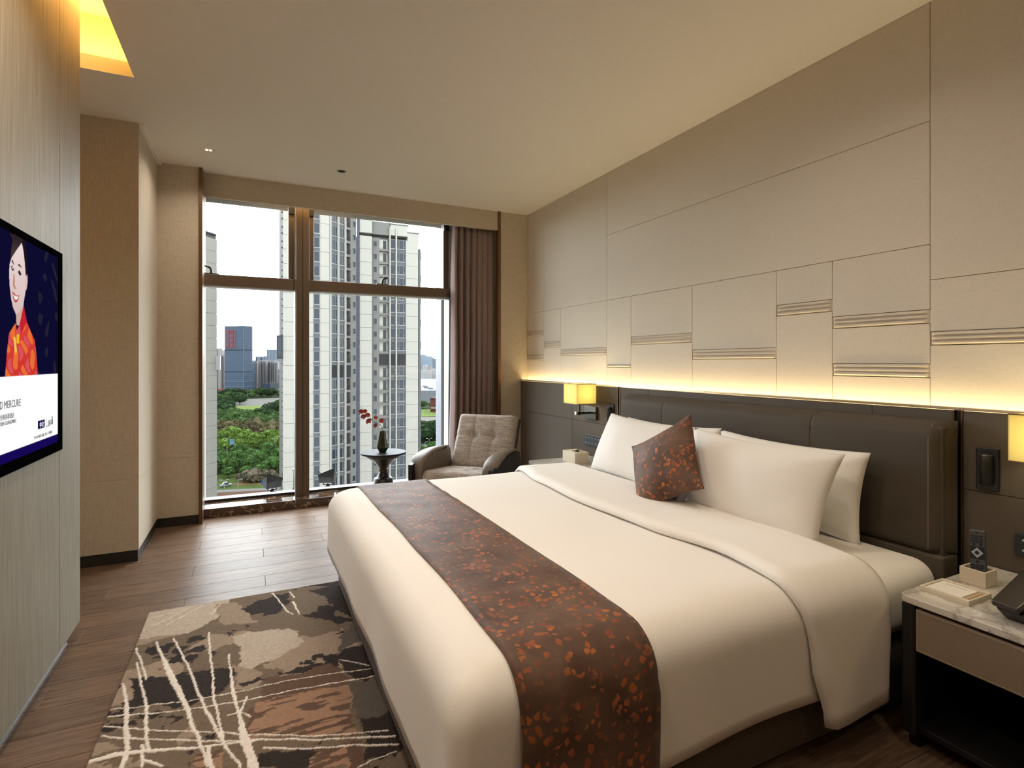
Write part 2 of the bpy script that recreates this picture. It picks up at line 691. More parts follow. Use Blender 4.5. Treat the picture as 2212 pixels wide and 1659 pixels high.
# header over the window, wall piece beside the bed wall
wb = MB().box(-0.35, 2.305, WY, WY + 0.04, 2.668, CZ).build('wall_header', WALLFAB, kind='structure')
MB().box(2.336, WX + 0.1, WY, WY + 0.35, 0, CZ).build('wall_back', WALLFAB, kind='structure')
MB().box(2.304, 2.336, WY - 0.012, WY + 0.045, 0, CZ).build('trim_3', BRONZE, kind='structure', bevel=0.002)
MB().box(-0.40, 2.45, 5.48, 5.75, 2.78, 3.2).box(-0.40, 2.45, WY + 0.04, 5.5, 2.86, 2.9).build('window_lintel', mat('lintel_paint', rgb(90, 80, 68), 0.8, noise=20), kind='structure')
MB().box(1.93, 2.45, 5.42, 5.75, 0, 2.9).build('wall_behind_curtain', WALLFAB, kind='structure')
MB().box(-0.8, -0.40, 5.5, 5.75, 0, 3.2).build('wall_outer', mat('outer_concrete', rgb(86, 86, 84), 0.8, noise=10), kind='structure')

# marble sill step
MB().box(-0.376, 2.336, 5.16, 5.5, -0.05, 0.078).build('window_sill', MARBLE_DARK, kind='structure', bevel=0.003)

# ------------------------------------------------------------------ window
WF = 5.43
win = MB()
win.box(-0.376, 1.93, WF - 0.03, WF + 0.05, 0.078, 0.10)
win.box(-0.376, 1.93, WF - 0.03, WF + 0.05, 2.78, 2.84)
win.box(-0.376, -0.36, WF - 0.03, WF + 0.05, 0.10, 2.78)
win.box(1.855, 1.93, WF - 0.03, WF + 0.05, 0.10, 2.78)
window = win.build('window_1', WHITEMET, kind='structure', bevel=0.002)
mu = MB().box(0.368, 0.424, 5.28, 5.46, 0.078, 2.84).build('mullion', BROWNALU, window, bevel=0.003)
MB().box(0.427, 0.482, 5.28, 5.46, 0.078, 2.84).build('mullion', BROWNALU, window, bevel=0.003)
MB().box(0.422, 0.43, 5.29, 5.45, 0.078, 2.84).build('gasket', BLACK, window)
MB().box(0.362, 0.3675, 5.30, 5.45, 0.078, 2.84).build('edge_strip', ALU, window)
for xa, xb in ((-0.36, 0.362), (0.4825, 1.86)):
    MB().box(xa, xb, 5.33, 5.46, 1.965, 2.058).build('transom', BROWNALU, window, bevel=0.003)
    MB().box(xa, xb, 5.37, 5.45, 1.952, 1.9645).build('transom_bead', WHITEMET, window)
# frames of the upper sashes beside the mullion and at the curtain
for xa, xb in ((0.31, 0.362), (0.4825, 0.53), (1.80, 1.856)):
    MB().box(xa, xb, 5.38, 5.46, 2.0585, 2.78).build('sash_stile', BROWNALU, window, bevel=0.002)
    MB().box(xa, xb, 5.36, 5.3795, 2.66, 2.79).build('shade_box', BLACK, window)
for xa, xb in ((-0.36, 0.362), (0.4825, 1.855)):
    MB().box(xa, xb, WF + 0.005, WF + 0.013, 0.10, 1.952).build('pane', GLASS, window)
    MB().box(xa, xb, WF + 0.005, WF + 0.013, 2.0585, 2.78).build('pane', GLASS, window)
    MB().box(xa, xb, WF - 0.034, WF - 0.0305, 0.079, 0.098).build('gasket', BLACK, window)
MB().box(1.856, 1.868, 5.36, 5.40, 0.10, 1.95).build('gasket', BLACK, window)


def handle(x, side):
    h = MB()
    h.box(x - 0.055, x + 0.055, 5.345, 5.375, 2.059, 2.068)
    p = spline([(x + side * 0.005, 5.36, 2.066), (x + side * 0.006, 5.36, 2.095), (x + side * 0.02, 5.355, 2.118), (x + side * 0.055, 5.345, 2.126)], 10)
    h.tube(p, [0.012, 0.012, 0.011, 0.011, 0.01, 0.01, 0.009, 0.009, 0.008, 0.007], 8)
    h.build('window_handle', BLACK, window)


handle(onp(458, 592, 'Y', 5.36).x, -1)
handle(onp(825, 610, 'Y', 5.36).x, 1)
area('pocket_strip_light', (0.45, 5.23, 2.84), (0, 0.12, -1), 0.9, 0.03, LAMP_POCKET, (1.0, 0.66, 0.30))

# outside ledge in front of the glass, with a pale fin of the facade
MB().box(-0.8, 3.0, 5.482, 5.66, -0.4, 0.066).build('ledge', mat('pale_ledge', rgb(70, 72, 76), 0.5, noise=20, var=0.03), kind='structure')
MB().box(1.90, 2.02, 5.76, 5.95, -2, 3.4).build('facade_fin', mat('fin_white', rgb(88, 90, 98), 0.5, noise=20, var=0.02), kind='structure')

# ------------------------------------------------------------------ upholstered bed wall
wr = MB().box(WX + 0.013, WX + 0.15, NEARY, WY + 0.3, 0, CZ + 0.4).build('wall_right', JOINT, kind='structure')
cells = []


def cell(y0, y1, z0, z1):
    cells.append((y0, y1, z0, z1))


YB = 5.13
cell(4.767, YB, 1.81, CZ)
cell(3.699, 4.767, 1.81, CZ)
cell(1.332, 3.699, 1.81, 2.345)
cell(1.332, 3.699, 2.345, CZ)
strips = [(4.767, YB, [(1.564, 1.624), (1.313, 1.373)], 1.81), (4.442, 4.767, [(1.439, 1.499)], 1.81), (3.699, 4.442, [(1.36, 1.42)], 1.81),
          (3.384, 3.699, [(1.257, 1.28)], 1.81), (2.738, 3.384, [(1.432, 1.494)], 1.81), (2.095, 2.738, [(1.318, 1.38)], 1.81),
          (1.77, 2.095, [(1.556, 1.617)], 1.81), (1.332, 1.77, [(1.468, 1.528), (1.231, 1.292)], 1.81), (0.62, 1.332, [(1.372, 1.431)], 1.655)]
cell(0.62, 1.332, 1.655, CZ)
for y0, y1, ss, top in strips:
    z = top
    for a, b in sorted(ss, reverse=True):
        cell(y0, y1, b, z)
        z = a
    cell(y0, y1, 1.05, z)
for k in range(3):
    cell(0.62 - 0.84 * (k + 1), 0.62 - 0.84 * k, 1.05, 1.81)
    cell(0.62 - 0.84 * (k + 1), 0.62 - 0.84 * k, 1.81, CZ)
G = 0.0011
for y0, y1, z0, z1 in cells:
    MB().box(WX, WX + 0.013, y0 + G, y1 - G, z0 + G, z1 - G).build('fabric_panel', PANELFAB, wr, bevel=0.0012, seg=1)
for y0, y1, ss, top in strips:
    for a, b in ss:
        base = MB().box(WX + 0.006, WX + 0.013, y0 + G, y1 - G, a + G, b - G).build('ribbed_strip', PANELFAB, wr)
        n = 1 if b - a < 0.03 else 3
        hh = (b - a) / n
        for k in range(n):
            za, zb = a + k * hh + 0.0015, a + (k + 1) * hh - 0.0005
            ya, yb = y0 + 0.004, y1 - 0.004
            xb = WX + 0.006
            pk = 0.016
            zm = za + (zb - za) * 0.38
            e = 0.018
            m = MB()
            m.v = [(xb, ya, za), (xb, yb, za), (xb, yb, zb), (xb, ya, zb), (xb - pk, ya + e, zm), (xb - pk, yb - e, zm)]
            for q in ((0, 1, 5, 4), (2, 3, 4, 5), (0, 4, 3), (1, 2, 5), (0, 3, 2, 1)):
                m.face(q)
            m.build('rib', PANELFAB, base)

# dark wainscot with cap, groove slots and lit channel
FX = 2.57
ws = MB().box(FX + 0.012, WX + 0.012, NEARY, YB, 0, 1.07).build('wall_wainscot', JOINT, kind='structure')


def wpan(y0, y1, z0, z1):
    MB().box(FX, FX + 0.012, y0 + G, y1 - G, z0 + G, z1 - G).build('leatherette_panel', LEATHER, ws, bevel=0.0015, seg=1)


for y0, y1 in ((4.108, YB), (3.447, 4.108), (0.45, 1.175), (-0.4, 0.45), (NEARY, -0.4)):
    wpan(y0, y1, 0.0, 0.793)
    wpan(y0, y1, 0.793, 1.105)
for y0, y1 in ((3.086, 3.412), (1.527, 3.086), (1.21, 1.527)):
    wpan(y0, y1, 0.0, 0.793)
    wpan(y0, y1, 0.793, 1.105)
for y0, y1 in ((3.412, 3.447), (1.175, 1.21)):
    MB().box(FX + 0.008, FX + 0.012, y0, y1, 0, 1.105).build('slot_back', BLACK, ws)
    MB().box(FX - 0.003, FX + 0.010, y0 + 0.001, y0 + 0.006, 0, 1.105).build('slot_edge', BRONZE, ws)
    MB().box(FX - 0.003, FX + 0.010, y1 - 0.006, y1 - 0.001, 0, 1.105).build('slot_edge', BRONZE, ws)
MB().box(FX - 0.004, FX + 0.02, NEARY, YB, 1.106, 1.118).build('cap_rail', BRIGHTLIP, ws, bevel=0.002)
MB().box(FX + 0.02, WX + 0.012, NEARY, YB, 1.07, 1.074).build('led_strip', DIFF, ws)
area('headboard_strip_light', (FX + 0.042, (YB + NEARY) / 2, 1.085), (0.10, 0, 1), 0.04, YB - NEARY, LAMP_LED, (1.0, 0.76, 0.38), PI)

# ------------------------------------------------------------------ lamps of the ceiling, with added unseen fill
METALRING = mat('white_ring', rgb(225, 218, 205), 0.4, noise=40, var=0.02)
BULB = emit('lit_bulb', (1.0, 0.86, 0.62, 1), 6.0)


def downlight(x, y, label, lit=True):
    t = thing('downlight', label, 'downlight', (x, y, CZ), group=None)
    MB().lathe([(0.030, 0), (0.034, -0.003), (0.042, -0.004), (0.044, 0)], (x, y, CZ - 0.0005), 24, caps=False).build('ring', METALRING, t, smooth=True)
    MB().lathe([(0.0305, -0.001), (0.022, -0.0006)], (x, y, CZ - 0.0005), 24).build('baffle', BLACK if not lit else METALRING, t)
    for sx in (-0.012, 0.012):
        MB().sphere((x + sx, y, CZ - 0.003), 0.008, 10, 6, sq=(1, 1, 0.6)).build('bulb', BULB if lit else BLACK, t, smooth=True)
    return t


downlight(-0.28, 4.56, 'small round twin-bulb ceiling downlight, lit, near the fabric pier')
downlight(0.667, 4.60, 'small round ceiling downlight with a dark baffle above the round side table', lit=False)
for i, (x, y, w) in enumerate(((-0.25, 2.15, 1.8), (1.0, 1.85, 0.8), (1.7, 1.45, 0.6), (-0.25, 0.9, 1.3), (1.4, 0.3, 0.5), (0.5, -0.9, 0.6), (-0.28, 4.56, 0.6), (0.667, 4.60, 0.6))):  # all but the last two are added out of view to brighten the room
    if i < 6:
        downlight(x, y, 'added unseen ceiling downlight that brightens the bed side of the room')['group'] = 'added fill downlights'
    d = bpy.data.lights.new('downlight_fill_beam', 'AREA')  # fill beam, also put below the downlight with dark bulbs
    d.shape = 'DISK'
    d.size = 0.16
    d.energy = LAMP_FILL * w
    d.color = (1.0, 0.87, 0.72)
    d.spread = math.radians(140)
    o = bpy.data.objects.new('downlight_fill_beam', d)
    COL.objects.link(o)
    o.location = (x, y, CZ - 0.008)

# ================================================================== TELEVISION
TVY0, TVY1, TVZ0, TVZ1 = 1.45, 2.899, 0.929, 1.760
SX = TVX + 0.009
tv = thing('television', 'wide flat television with a hotel welcome page mounted on the veneer wall', 'television', (TVX, (TVY0 + TVY1) / 2, TVZ0))
MB().box(TVX + 0.001, SX - 0.002, TVY0, TVY1, TVZ0, TVZ1).build('housing', ALU, tv, bevel=0.001, seg=1)
bz = MB()
b0 = 0.058
for (a, b, c, d) in ((TVY0 + 0.002, TVY1 - 0.002, TVZ0 + 0.002, 0.970), (TVY0 + 0.002, TVY1 - 0.002, 1.733, TVZ1 - 0.002), (TVY0 + 0.002, 1.51, 0.970, 1.733), (2.842, TVY1 - 0.002, 0.970, 1.733)):
    bz.box(SX - 0.003, SX + 0.002, a, b, c, d)
bz.build('bezel', mat('gloss_black', rgb(7, 7, 9), 0.3, noise=30, var=0.1, spec=0.0), tv)
# welcome picture: colours on a fine grid
ys = np.arange(1.51, 2.8421, 0.0026)
zs = np.arange(0.970, 1.7331, 0.0026)
YY, ZZ = np.meshgrid(ys, zs, indexing='ij')


def inpoly(poly, X, Y):
    r = np.zeros(X.shape, bool)
    n = len(poly)
    for i in range(n):
        x0, y0 = poly[i]
        x1, y1 = poly[(i + 1) % n]
        if y0 == y1:
            continue
        c = ((y0 > Y) != (y1 > Y)) & (X < (x1 - x0) * (Y - y0) / (y1 - y0) + x0)
        r ^= c
    return r


def tvp(pts, up=True):
    out = []
    for x, y in pts:
        q = onp(x * 0.17476, 470 + y * 0.17476, 'X', SX) if up else onp(x * 0.1809, 740 + y * 0.1809, 'X', SX)
        out.append((q.y, q.z))
    return out


scr = np.zeros(YY.shape + (3,))
nz1 = np.sin(YY * 37 + 2 * np.sin(ZZ * 23)) * np.sin(ZZ * 41 + 1.5 * np.sin(YY * 29))
scr[:] = np.array(rgb(14, 12, 46)[:3])
orn = ((nz1 > 0.55) & (YY > 2.58))
scr[orn] = rgb(34, 31, 50)[:3]


def paint(pts, col, up=True, grad=None):
    m = inpoly(tvp(pts, up), YY, ZZ)
    scr[m] = col[:3]
    if grad is not None:
        w = np.clip((ZZ - ZZ[m].min()) / max(1e-4, np.ptp(ZZ[m])), 0, 1)[..., None]
        scr[m] = (np.array(col[:3]) * (1 - w) + np.array(grad[:3]) * w)[m]
    return m


paint([(125, 560), (132, 420), (150, 250), (100, 150), (300, 150), (330, 420), (342, 700), (318, 900), (290, 860)], rgb(26, 20, 30))
paint([(128, 560), (138, 420), (156, 270), (120, 200), (290, 200), (270, 312), (205, 402), (144, 502)], rgb(78, 60, 60), grad=rgb(40, 30, 38))
paint([(195, 1150), (292, 1040), (300, 1180), (240, 1330), (205, 1330)], rgb(206, 170, 158))
dress = paint([(292, 1080), (332, 1290), (384, 1420), (430, 1520), (446, 1660), (470, 2000), (60, 2000), (88, 1640), (112, 1430), (195, 1300), (208, 1400), (238, 1330)], rgb(205, 52, 40), grad=rgb(222, 70, 62))
wv = np.sin(YY * 60 + ZZ * 45 + np.sin(ZZ * 60)) * np.sin(ZZ * 33 - YY * 20)
scr[dress & (wv > 0.25)] = rgb(232, 112, 52)[:3]
scr[dress & (wv < -0.45)] = rgb(214, 84, 96)[:3]
paint([(292, 1080), (332, 1290), (262, 1440), (240, 1330), (262, 1240)], rgb(196, 36, 48))
paint([(206, 1440), (240, 1450), (236, 1560), (206, 1550)], rgb(236, 186, 40))
paint([(166, 1470), (190, 1480), (210, 1640), (196, 1700), (180, 1640)], rgb(236, 196, 90))
paint([(118, 575), (113, 700), (120, 850), (138, 1000), (160, 1110), (196, 1192), (232, 1182), (272, 1110), (292, 1050), (318, 900), (322, 760), (306, 560), (292, 430), (270, 310), (205, 400), (142, 500)], rgb(214, 188, 186), grad=rgb(236, 216, 214))
paint([(322, 720), (338, 700), (342, 800), (326, 900), (316, 880)], rgb(220, 186, 178))
paint([(166, 700), (180, 700), (185, 850), (210, 880), (178, 885), (158, 840)], rgb(192, 142, 120))
paint([(140, 520), (160, 530), (176, 590), (150, 556)], rgb(60, 44, 46))
paint([(216, 590), (240, 570), (272, 620), (262, 622), (238, 600)], rgb(60, 44, 46))
paint([(132, 610), (150, 590), (174, 650), (156, 660)], rgb(34, 26, 36))
paint([(220, 670), (240, 648), (266, 700), (244, 720)], rgb(34, 26, 36))
paint([(146, 610), (154, 605), (160, 632), (152, 636)], rgb(230, 226, 230))
paint([(152, 910), (200, 960), (242, 965), (214, 1040), (184, 1050), (164, 1000)], rgb(188, 70, 66))
paint([(164, 950), (200, 975), (232, 978), (208, 1015), (182, 1010)], rgb(246, 242, 238))
white = ZZ < 1.251
scr[white] = (1, 1, 1)
scr[ZZ < 1.003] = rgb(22, 8, 84)[:3]
btn = paint([(452, 938), (535, 914), (535, 1010), (452, 1040)], rgb(12, 8, 78), up=False)
paint([(550, 908), (629, 885), (629, 975), (550, 1006)], rgb(20, 20, 30), up=False)
paint([(554, 912), (625, 891), (625, 972), (554, 1001)], (1, 1, 1), up=False)
nyy, nzz = YY.shape
me = bpy.data.meshes.new('screen')
vv = np.stack([np.full(YY.size, SX), YY.ravel(), ZZ.ravel()], 1)
ii, jj = np.meshgrid(np.arange(nyy - 1), np.arange(nzz - 1), indexing='ij')
a0 = (ii * nzz + jj).ravel()
ff = np.stack([a0, a0 + nzz, a0 + nzz + 1, a0 + 1], 1)


def np_mesh(me, v, f, m, col=None, smooth=False):
    me.vertices.add(len(v))
    me.vertices.foreach_set('co', v.astype(np.float32).ravel())
    me.loops.add(f.size)
    me.loops.foreach_set('vertex_index', f.astype(np.int32).ravel())
    me.polygons.add(len(f))
    me.polygons.foreach_set('loop_start', np.arange(0, f.size, f.shape[1], dtype=np.int32))
    me.update(calc_edges=True)
    if col is not None:
        ca = me.color_attributes.new('Col', 'FLOAT_COLOR', 'POINT')
        c4 = np.concatenate([col.reshape(-1, 3), np.ones((len(v), 1))], 1).astype(np.float32)
        ca.data.foreach_set('color', c4.ravel())
    if smooth:
        me.polygons.foreach_set('use_smooth', np.ones(len(f), bool))
    me.materials.append(m)
    me.validate()
    return me


np_mesh(me, vv, ff, vcol('screen_picture', 0.3, 1.0), scr)
screen = link('screen', me, tv)
INK = emit('screen_ink', rgb(18, 16, 22), 1.0)
INKW = emit('screen_white', (1, 1, 1, 1), 1.0)
TXM = Matrix(((0, 0, 1, 0), (1, 0, 0, 0), (0, 1, 0, 0), (0, 0, 0, 1)))


def tvtext(body, right_px, size, m, align='RIGHT', sx=1.0):
    q = onp(*right_px, 'X', SX)
    tm = text_mesh(body, size, m, 0.0002, align)
    o = link('lettering', tm, tv)
    o.matrix_basis = Matrix.Translation((SX + 0.0012, q.y, q.z)) @ TXM @ Matrix.Diagonal((sx, 1, 1, 1))
    return o


tvtext('GRAND MERCURE', (44, 876.5), 0.036, INK, sx=0.9)
tvtext('深圳光明美爵酒店', (30, 901), 0.0195, INK, sx=1.0)
tvtext('SHENZHEN GUANGMING', (34, 912.5), 0.0185, INK, sx=0.82)
tvtext('中文', (94.2, 920.5), 0.024, INKW, sx=1.0)
tvtext('ENGLISH', (113.3, 915.5), 0.028, INK, sx=0.52)
tvtext('按<OK>键进入系统，按<上下>键选择', (112, 935), 0.0125, INK, sx=0.95)

# ================================================================== RUG
RX0, RX1, RY0, RY1 = -0.475, 0.92, 1.2, 3.325
st = 0.0042
gx = np.arange(RX0, RX1 + 1e-6, st)
gy = np.arange(RY0, RY1 + 1e-6, st)
GX, GY = np.meshgrid(gx, gy, indexing='ij')


def vnoise(X, Y, s, seed):
    r = np.random.default_rng(seed)
    tb = r.random((64, 64))
    x, y = X * s + 11.3, Y * s + 5.7
    xi, yi = np.floor(x).astype(int), np.floor(y).astype(int)
    fx, fy = x - xi, y - yi
    fx, fy = fx * fx * (3 - 2 * fx), fy * fy * (3 - 2 * fy)
    g = lambda i, j: tb[i % 64, j % 64]
    return (g(xi, yi) * (1 - fx) + g(xi + 1, yi) * fx) * (1 - fy) + (g(xi, yi + 1) * (1 - fx) + g(xi + 1, yi + 1) * fx) * fy


def fbm(X, Y, s, seed, o=5):
    t, a, n = 0, 1.0, 0
    for k in range(o):
        t = t + a * vnoise(X, Y, s * 2 ** k, seed + k)
        n += a
        a *= 0.55
    return t / n


def rp(pts):
    """points of the 180,1240 crop of the photograph to the floor"""
    out = []
    for x, y in pts:
        q = onp(180 + x * 0.3255, 1240 + y * 0.3255, 'Z', 0.012)
        out.append((q.x, q.y))
    return out


WPX = GX + 0.05 * (fbm(GX, GY, 14, 90) - 0.5) + 0.02 * (fbm(GX, GY, 60, 91, 3) - 0.5)
WPY = GY + 0.07 * (fbm(GX, GY, 14, 92) - 0.5) + 0.02 * (fbm(GX, GY, 60, 93, 3) - 0.5)
C_TAUPE, C_BEIGE, C_DARK, C_LIGHT, C_TAN, C_BROWN, C_GREY, C_LINE = [np.array(rgb(*c)[:3]) for c in ((112, 97, 82), (150, 132, 115), (52, 44, 41), (178, 164, 148), (152, 120, 98), (98, 77, 64), (94, 86, 78), (226, 217, 206))]
rc = np.tile(C_TAUPE, GX.shape + (1,))
n1 = fbm(GX, GY, 3.6, 20)
rc[n1 > 0.585] = C_BEIGE
n2 = fbm(GX, GY, 5.2, 31)
rc[n2 > 0.665] = C_DARK
rc[fbm(GX, GY, 9, 45) > 0.71] = C_DARK


def rpatch(pts, c):
    rc[inpoly(rp(pts), WPX, WPY)] = c


rpatch([(400, 250), (880, 180), (980, 150), (870, 310), (700, 400), (480, 420), (360, 440)], C_LIGHT)
rpatch([(880, 200), (1020, 190), (1140, 330), (900, 330)], C_BEIGE)
rpatch([(1000, 420), (1200, 370), (1420, 370), (1460, 450), (1280, 560), (1150, 600), (1000, 700), (1060, 560)], C_LIGHT)
rpatch([(1000, 600), (1200, 640), (1150, 760), (1000, 760)], C_BEIGE)
rpatch([(1200, 220), (1310, 200), (1320, 240), (1200, 280)], C_DARK)
rpatch([(1460, 260), (1600, 250), (1790, 310), (1700, 340), (1500, 290)], C_DARK)
rpatch([(1480, 110), (1720, 70), (1790, 300), (1660, 220), (1600, 150)], C_DARK)
rpatch([(1700, 420), (1800, 330), (1860, 440), (1690, 520)], C_GREY)
rpatch([(1680, 520), (1870, 470), (1960, 760), (1720, 660)], C_DARK)
rpatch([(320, 700), (620, 660), (1000, 630), (930, 790), (700, 880), (320, 880)], C_DARK)
rpatch([(440, 480), (600, 470), (560, 530), (450, 530)], C_DARK)
rpatch([(1290, 650), (1590, 600), (1600, 625), (1300, 670)], C_DARK)
rpatch([(1020, 720), (1180, 680), (1190, 710), (1040, 740)], C_DARK)
rpatch([(1180, 700), (1500, 640), (1640, 600), (1760, 720), (1200, 850)], C_BROWN)
rpatch([(1100, 900), (1300, 850), (1300, 1070), (1100, 1060)], C_BROWN)
rpatch([(1160, 850), (1740, 730), (1830, 1060), (1100, 1090)], C_TAN)
rpatch([(1740, 730), (1960, 700), (2020, 930), (1850, 1000)], C_GREY)
rpatch([(1850, 960), (2040, 920), (2110, 1180), (1900, 1230)], C_DARK)
rpatch([(1150, 1180), (1560, 1160), (1500, 1300), (1120, 1300)], C_DARK)
rpatch([(1540, 1170), (1760, 1120), (1860, 1160), (1820, 1300), (1480, 1300)], C_TAN)
rpatch([(1750, 1120), (1850, 1100), (1900, 1290), (1760, 1290)], C_BROWN)
rpatch([(590, 1080), (760, 980), (740, 1060), (600, 1160)], C_BEIGE)
rpatch([(740, 1200), (940, 1160), (900, 1290), (700, 1290)], C_TAN)
rpatch([(80, 1130), (200, 1100), (220, 1180), (60, 1210)], C_BEIGE)
tanm = (np.abs(rc - C_TAN).sum(-1) < 1e-6)
strk = fbm(GX * 0.18 + GY * 0.05, GY, 60, 77, 2)
rc[tanm & (strk > 0.60)] = C_BROWN
# line work
lines = [([(485, 455), (520, 540), (570, 660), (640, 790), (690, 900), (730, 1030), (780, 1130), (830, 1280)], (7, 10, 22, 20, 14, 12, 9, 12)),
         ([(600, 430), (690, 610), (770, 800), (850, 980), (920, 1100), (1040, 1290)], (7, 8, 9, 10, 10, 9)),
         ([(835, 395), (845, 560), (860, 740), (880, 900), (910, 1020), (950, 1160)], (7, 8, 8, 8, 8, 6)),
         ([(965, 535), (972, 600), (985, 740), (1010, 850), (1040, 960), (1075, 1090), (1130, 1300)], (8, 6, 10, 10, 12, 28, 26)),
         ([(355, 495), (385, 590), (420, 705)], (7, 8, 6)),
         ([(350, 590), (385, 720), (415, 880), (415, 1000), (420, 1180)], (6, 8, 10, 10, 9)),
         ([(262, 735), (285, 880), (285, 1010), (285, 1180), (250, 1300)], (8, 12, 14, 14, 12)),
         ([(190, 905), (430, 880), (800, 830), (1100, 770), (1400, 700), (1700, 660), (1910, 630)], 5),
         ([(170, 950), (430, 935), (780, 890), (1100, 840), (1400, 770), (1720, 720), (1930, 685)], 6),
         ([(140, 1015), (300, 1030), (560, 1045), (900, 1055), (1200, 1070), (1500, 1080), (2020, 1040)], 6),
         ([(120, 1080), (300, 1100), (560, 1105), (900, 1112), (1200, 1100), (1520, 1105), (1760, 1090), (2070, 1080)], 7),
         ([(50, 1250), (200, 1210), (430, 1180), (700, 1160), (930, 1130), (1200, 1100)], (20, 22, 14, 12, 9, 8)),
         ([(1200, 1155), (1500, 1165), (1800, 1140), (2090, 1135)], 7),
         ([(1700, 570), (1800, 590), (1900, 612)], 5), ([(1830, 1285), (1960, 1220), (2070, 1180)], 5), ([(1250, 130), (1310, 190), (1345, 245), (1390, 270)], 6),
         ([(1370, 120), (1400, 160)], 6), ([(1390, 190), (1412, 230), (1435, 270)], (11, 9, 5)), ([(430, 305), (600, 255)], 3), ([(440, 360), (690, 235)], 3), ([(550, 340), (790, 215)], 3),
         ([(850, 275), (915, 195)], 4), ([(400, 1240), (520, 1280)], 9), ([(385, 1140), (390, 1290)], 8), ([(830, 1150), (850, 1290)], 12), ([(1040, 930), (1090, 815)], 8), ([(960, 945), (1040, 920), (1110, 945)], 6)]
dist_line = np.full(GX.shape, 9.0)
for pts, w in lines:
    wl_ = list(w) if isinstance(w, tuple) else [w] * len(pts)
    P = rp(pts)
    for k in range(len(P) - 1):
        ax_, ay_ = P[k]
        bx_, by_ = P[k + 1]
        dx, dy = bx_ - ax_, by_ - ay_
        t_ = np.clip(((WPX * 0.25 + GX * 0.75 - ax_) * dx + (WPY * 0.25 + GY * 0.75 - ay_) * dy) / (dx * dx + dy * dy), 0, 1)
        dd = np.hypot(WPX * 0.25 + GX * 0.75 - ax_ - t_ * dx, WPY * 0.25 + GY * 0.75 - ay_ - t_ * dy)
        wd = (wl_[k] * (1 - t_) + wl_[k + 1] * t_) * 0.00052 + 0.0022 * (fbm(GX, GY, 70, 120, 2) - 0.45)
        dist_line = np.minimum(dist_line, dd - wd)
rc[dist_line < 0] = C_LINE
rc *= (0.86 + 0.28 * fbm(GX, GY, 120, 60, 2))[..., None]
hz = 0.012 + 0.0035 * fbm(GX, GY, 95, 61, 3) + 0.002 * (dist_line < 0)
nx, ny = GX.shape
edge = (np.arange(nx)[:, None] == 0) | (np.arange(nx)[:, None] == nx - 1) | (np.arange(ny)[None, :] == 0) | (np.arange(ny)[None, :] == ny - 1)
hz = np.where(edge, 0.0005, hz)
vv = np.stack([GX.ravel(), GY.ravel(), hz.ravel()], 1)
ii, jj = np.meshgrid(np.arange(nx - 1), np.arange(ny - 1), indexing='ij')
a0 = (ii * ny + jj).ravel()
ff = np.stack([a0, a0 + ny, a0 + ny + 1, a0 + 1], 1)
rug = link('rug', np_mesh(bpy.data.meshes.new('rug'), vv, ff, vcol('rug_pile', 0.95, bump=420), rc, smooth=True), None,
           'abstract taupe and brown tufted rug with cream scratch lines beside the bed', 'rug')

# ================================================================== BED
BY0, BY1 = 1.14, 3.325      # outer sides of the duvet
BX0 = 0.40                  # foot of the duvet
TOP = 0.573
bed = thing('bed', 'wide upholstered bed base with a mattress in a fitted white sheet', 'bed', (1.45, 2.235, 0))
MB().box(0.455, 2.44, 1.21, 3.26, 0.017, 0.27).build('bed_base', BEDBASE, bed, bevel=0.012, seg=3)
for fy in (1.35, 3.1):
    MB().lathe([(0.03, 0), (0.03, 0.016)], (2.3, fy, 0), 16).build('foot', BLACK, bed)
MB().box(0.47, 2.435, BY0 + 0.035, BY1 - 0.035, 0.272, 0.528).build('mattress', LINEN, bed, smooth=True, bevel=0.085, seg=7)

SR = 0.115


def side_profile(hem, top, n_side=7, n_arc=9, flare=0.0, r=SR):
    """inset and height from the hem over the rounded shoulder"""
    out = []
    for k in range(n_side):
        t = k / n_side
        out.append((-flare * (1 - t) ** 2, hem + (top - r - hem) * t))
    for k in range(n_arc + 1):
        a = PI / 2 * k / n_arc
        out.append((r * (1 - math.cos(a)), top - r + r * math.sin(a)))
    return out


def wob(p, s, a, seed=0.0):
    return a * mnoise.noise(Vector((p[0] * s + seed, p[1] * s - seed, p[2] * s + 2 * seed)))


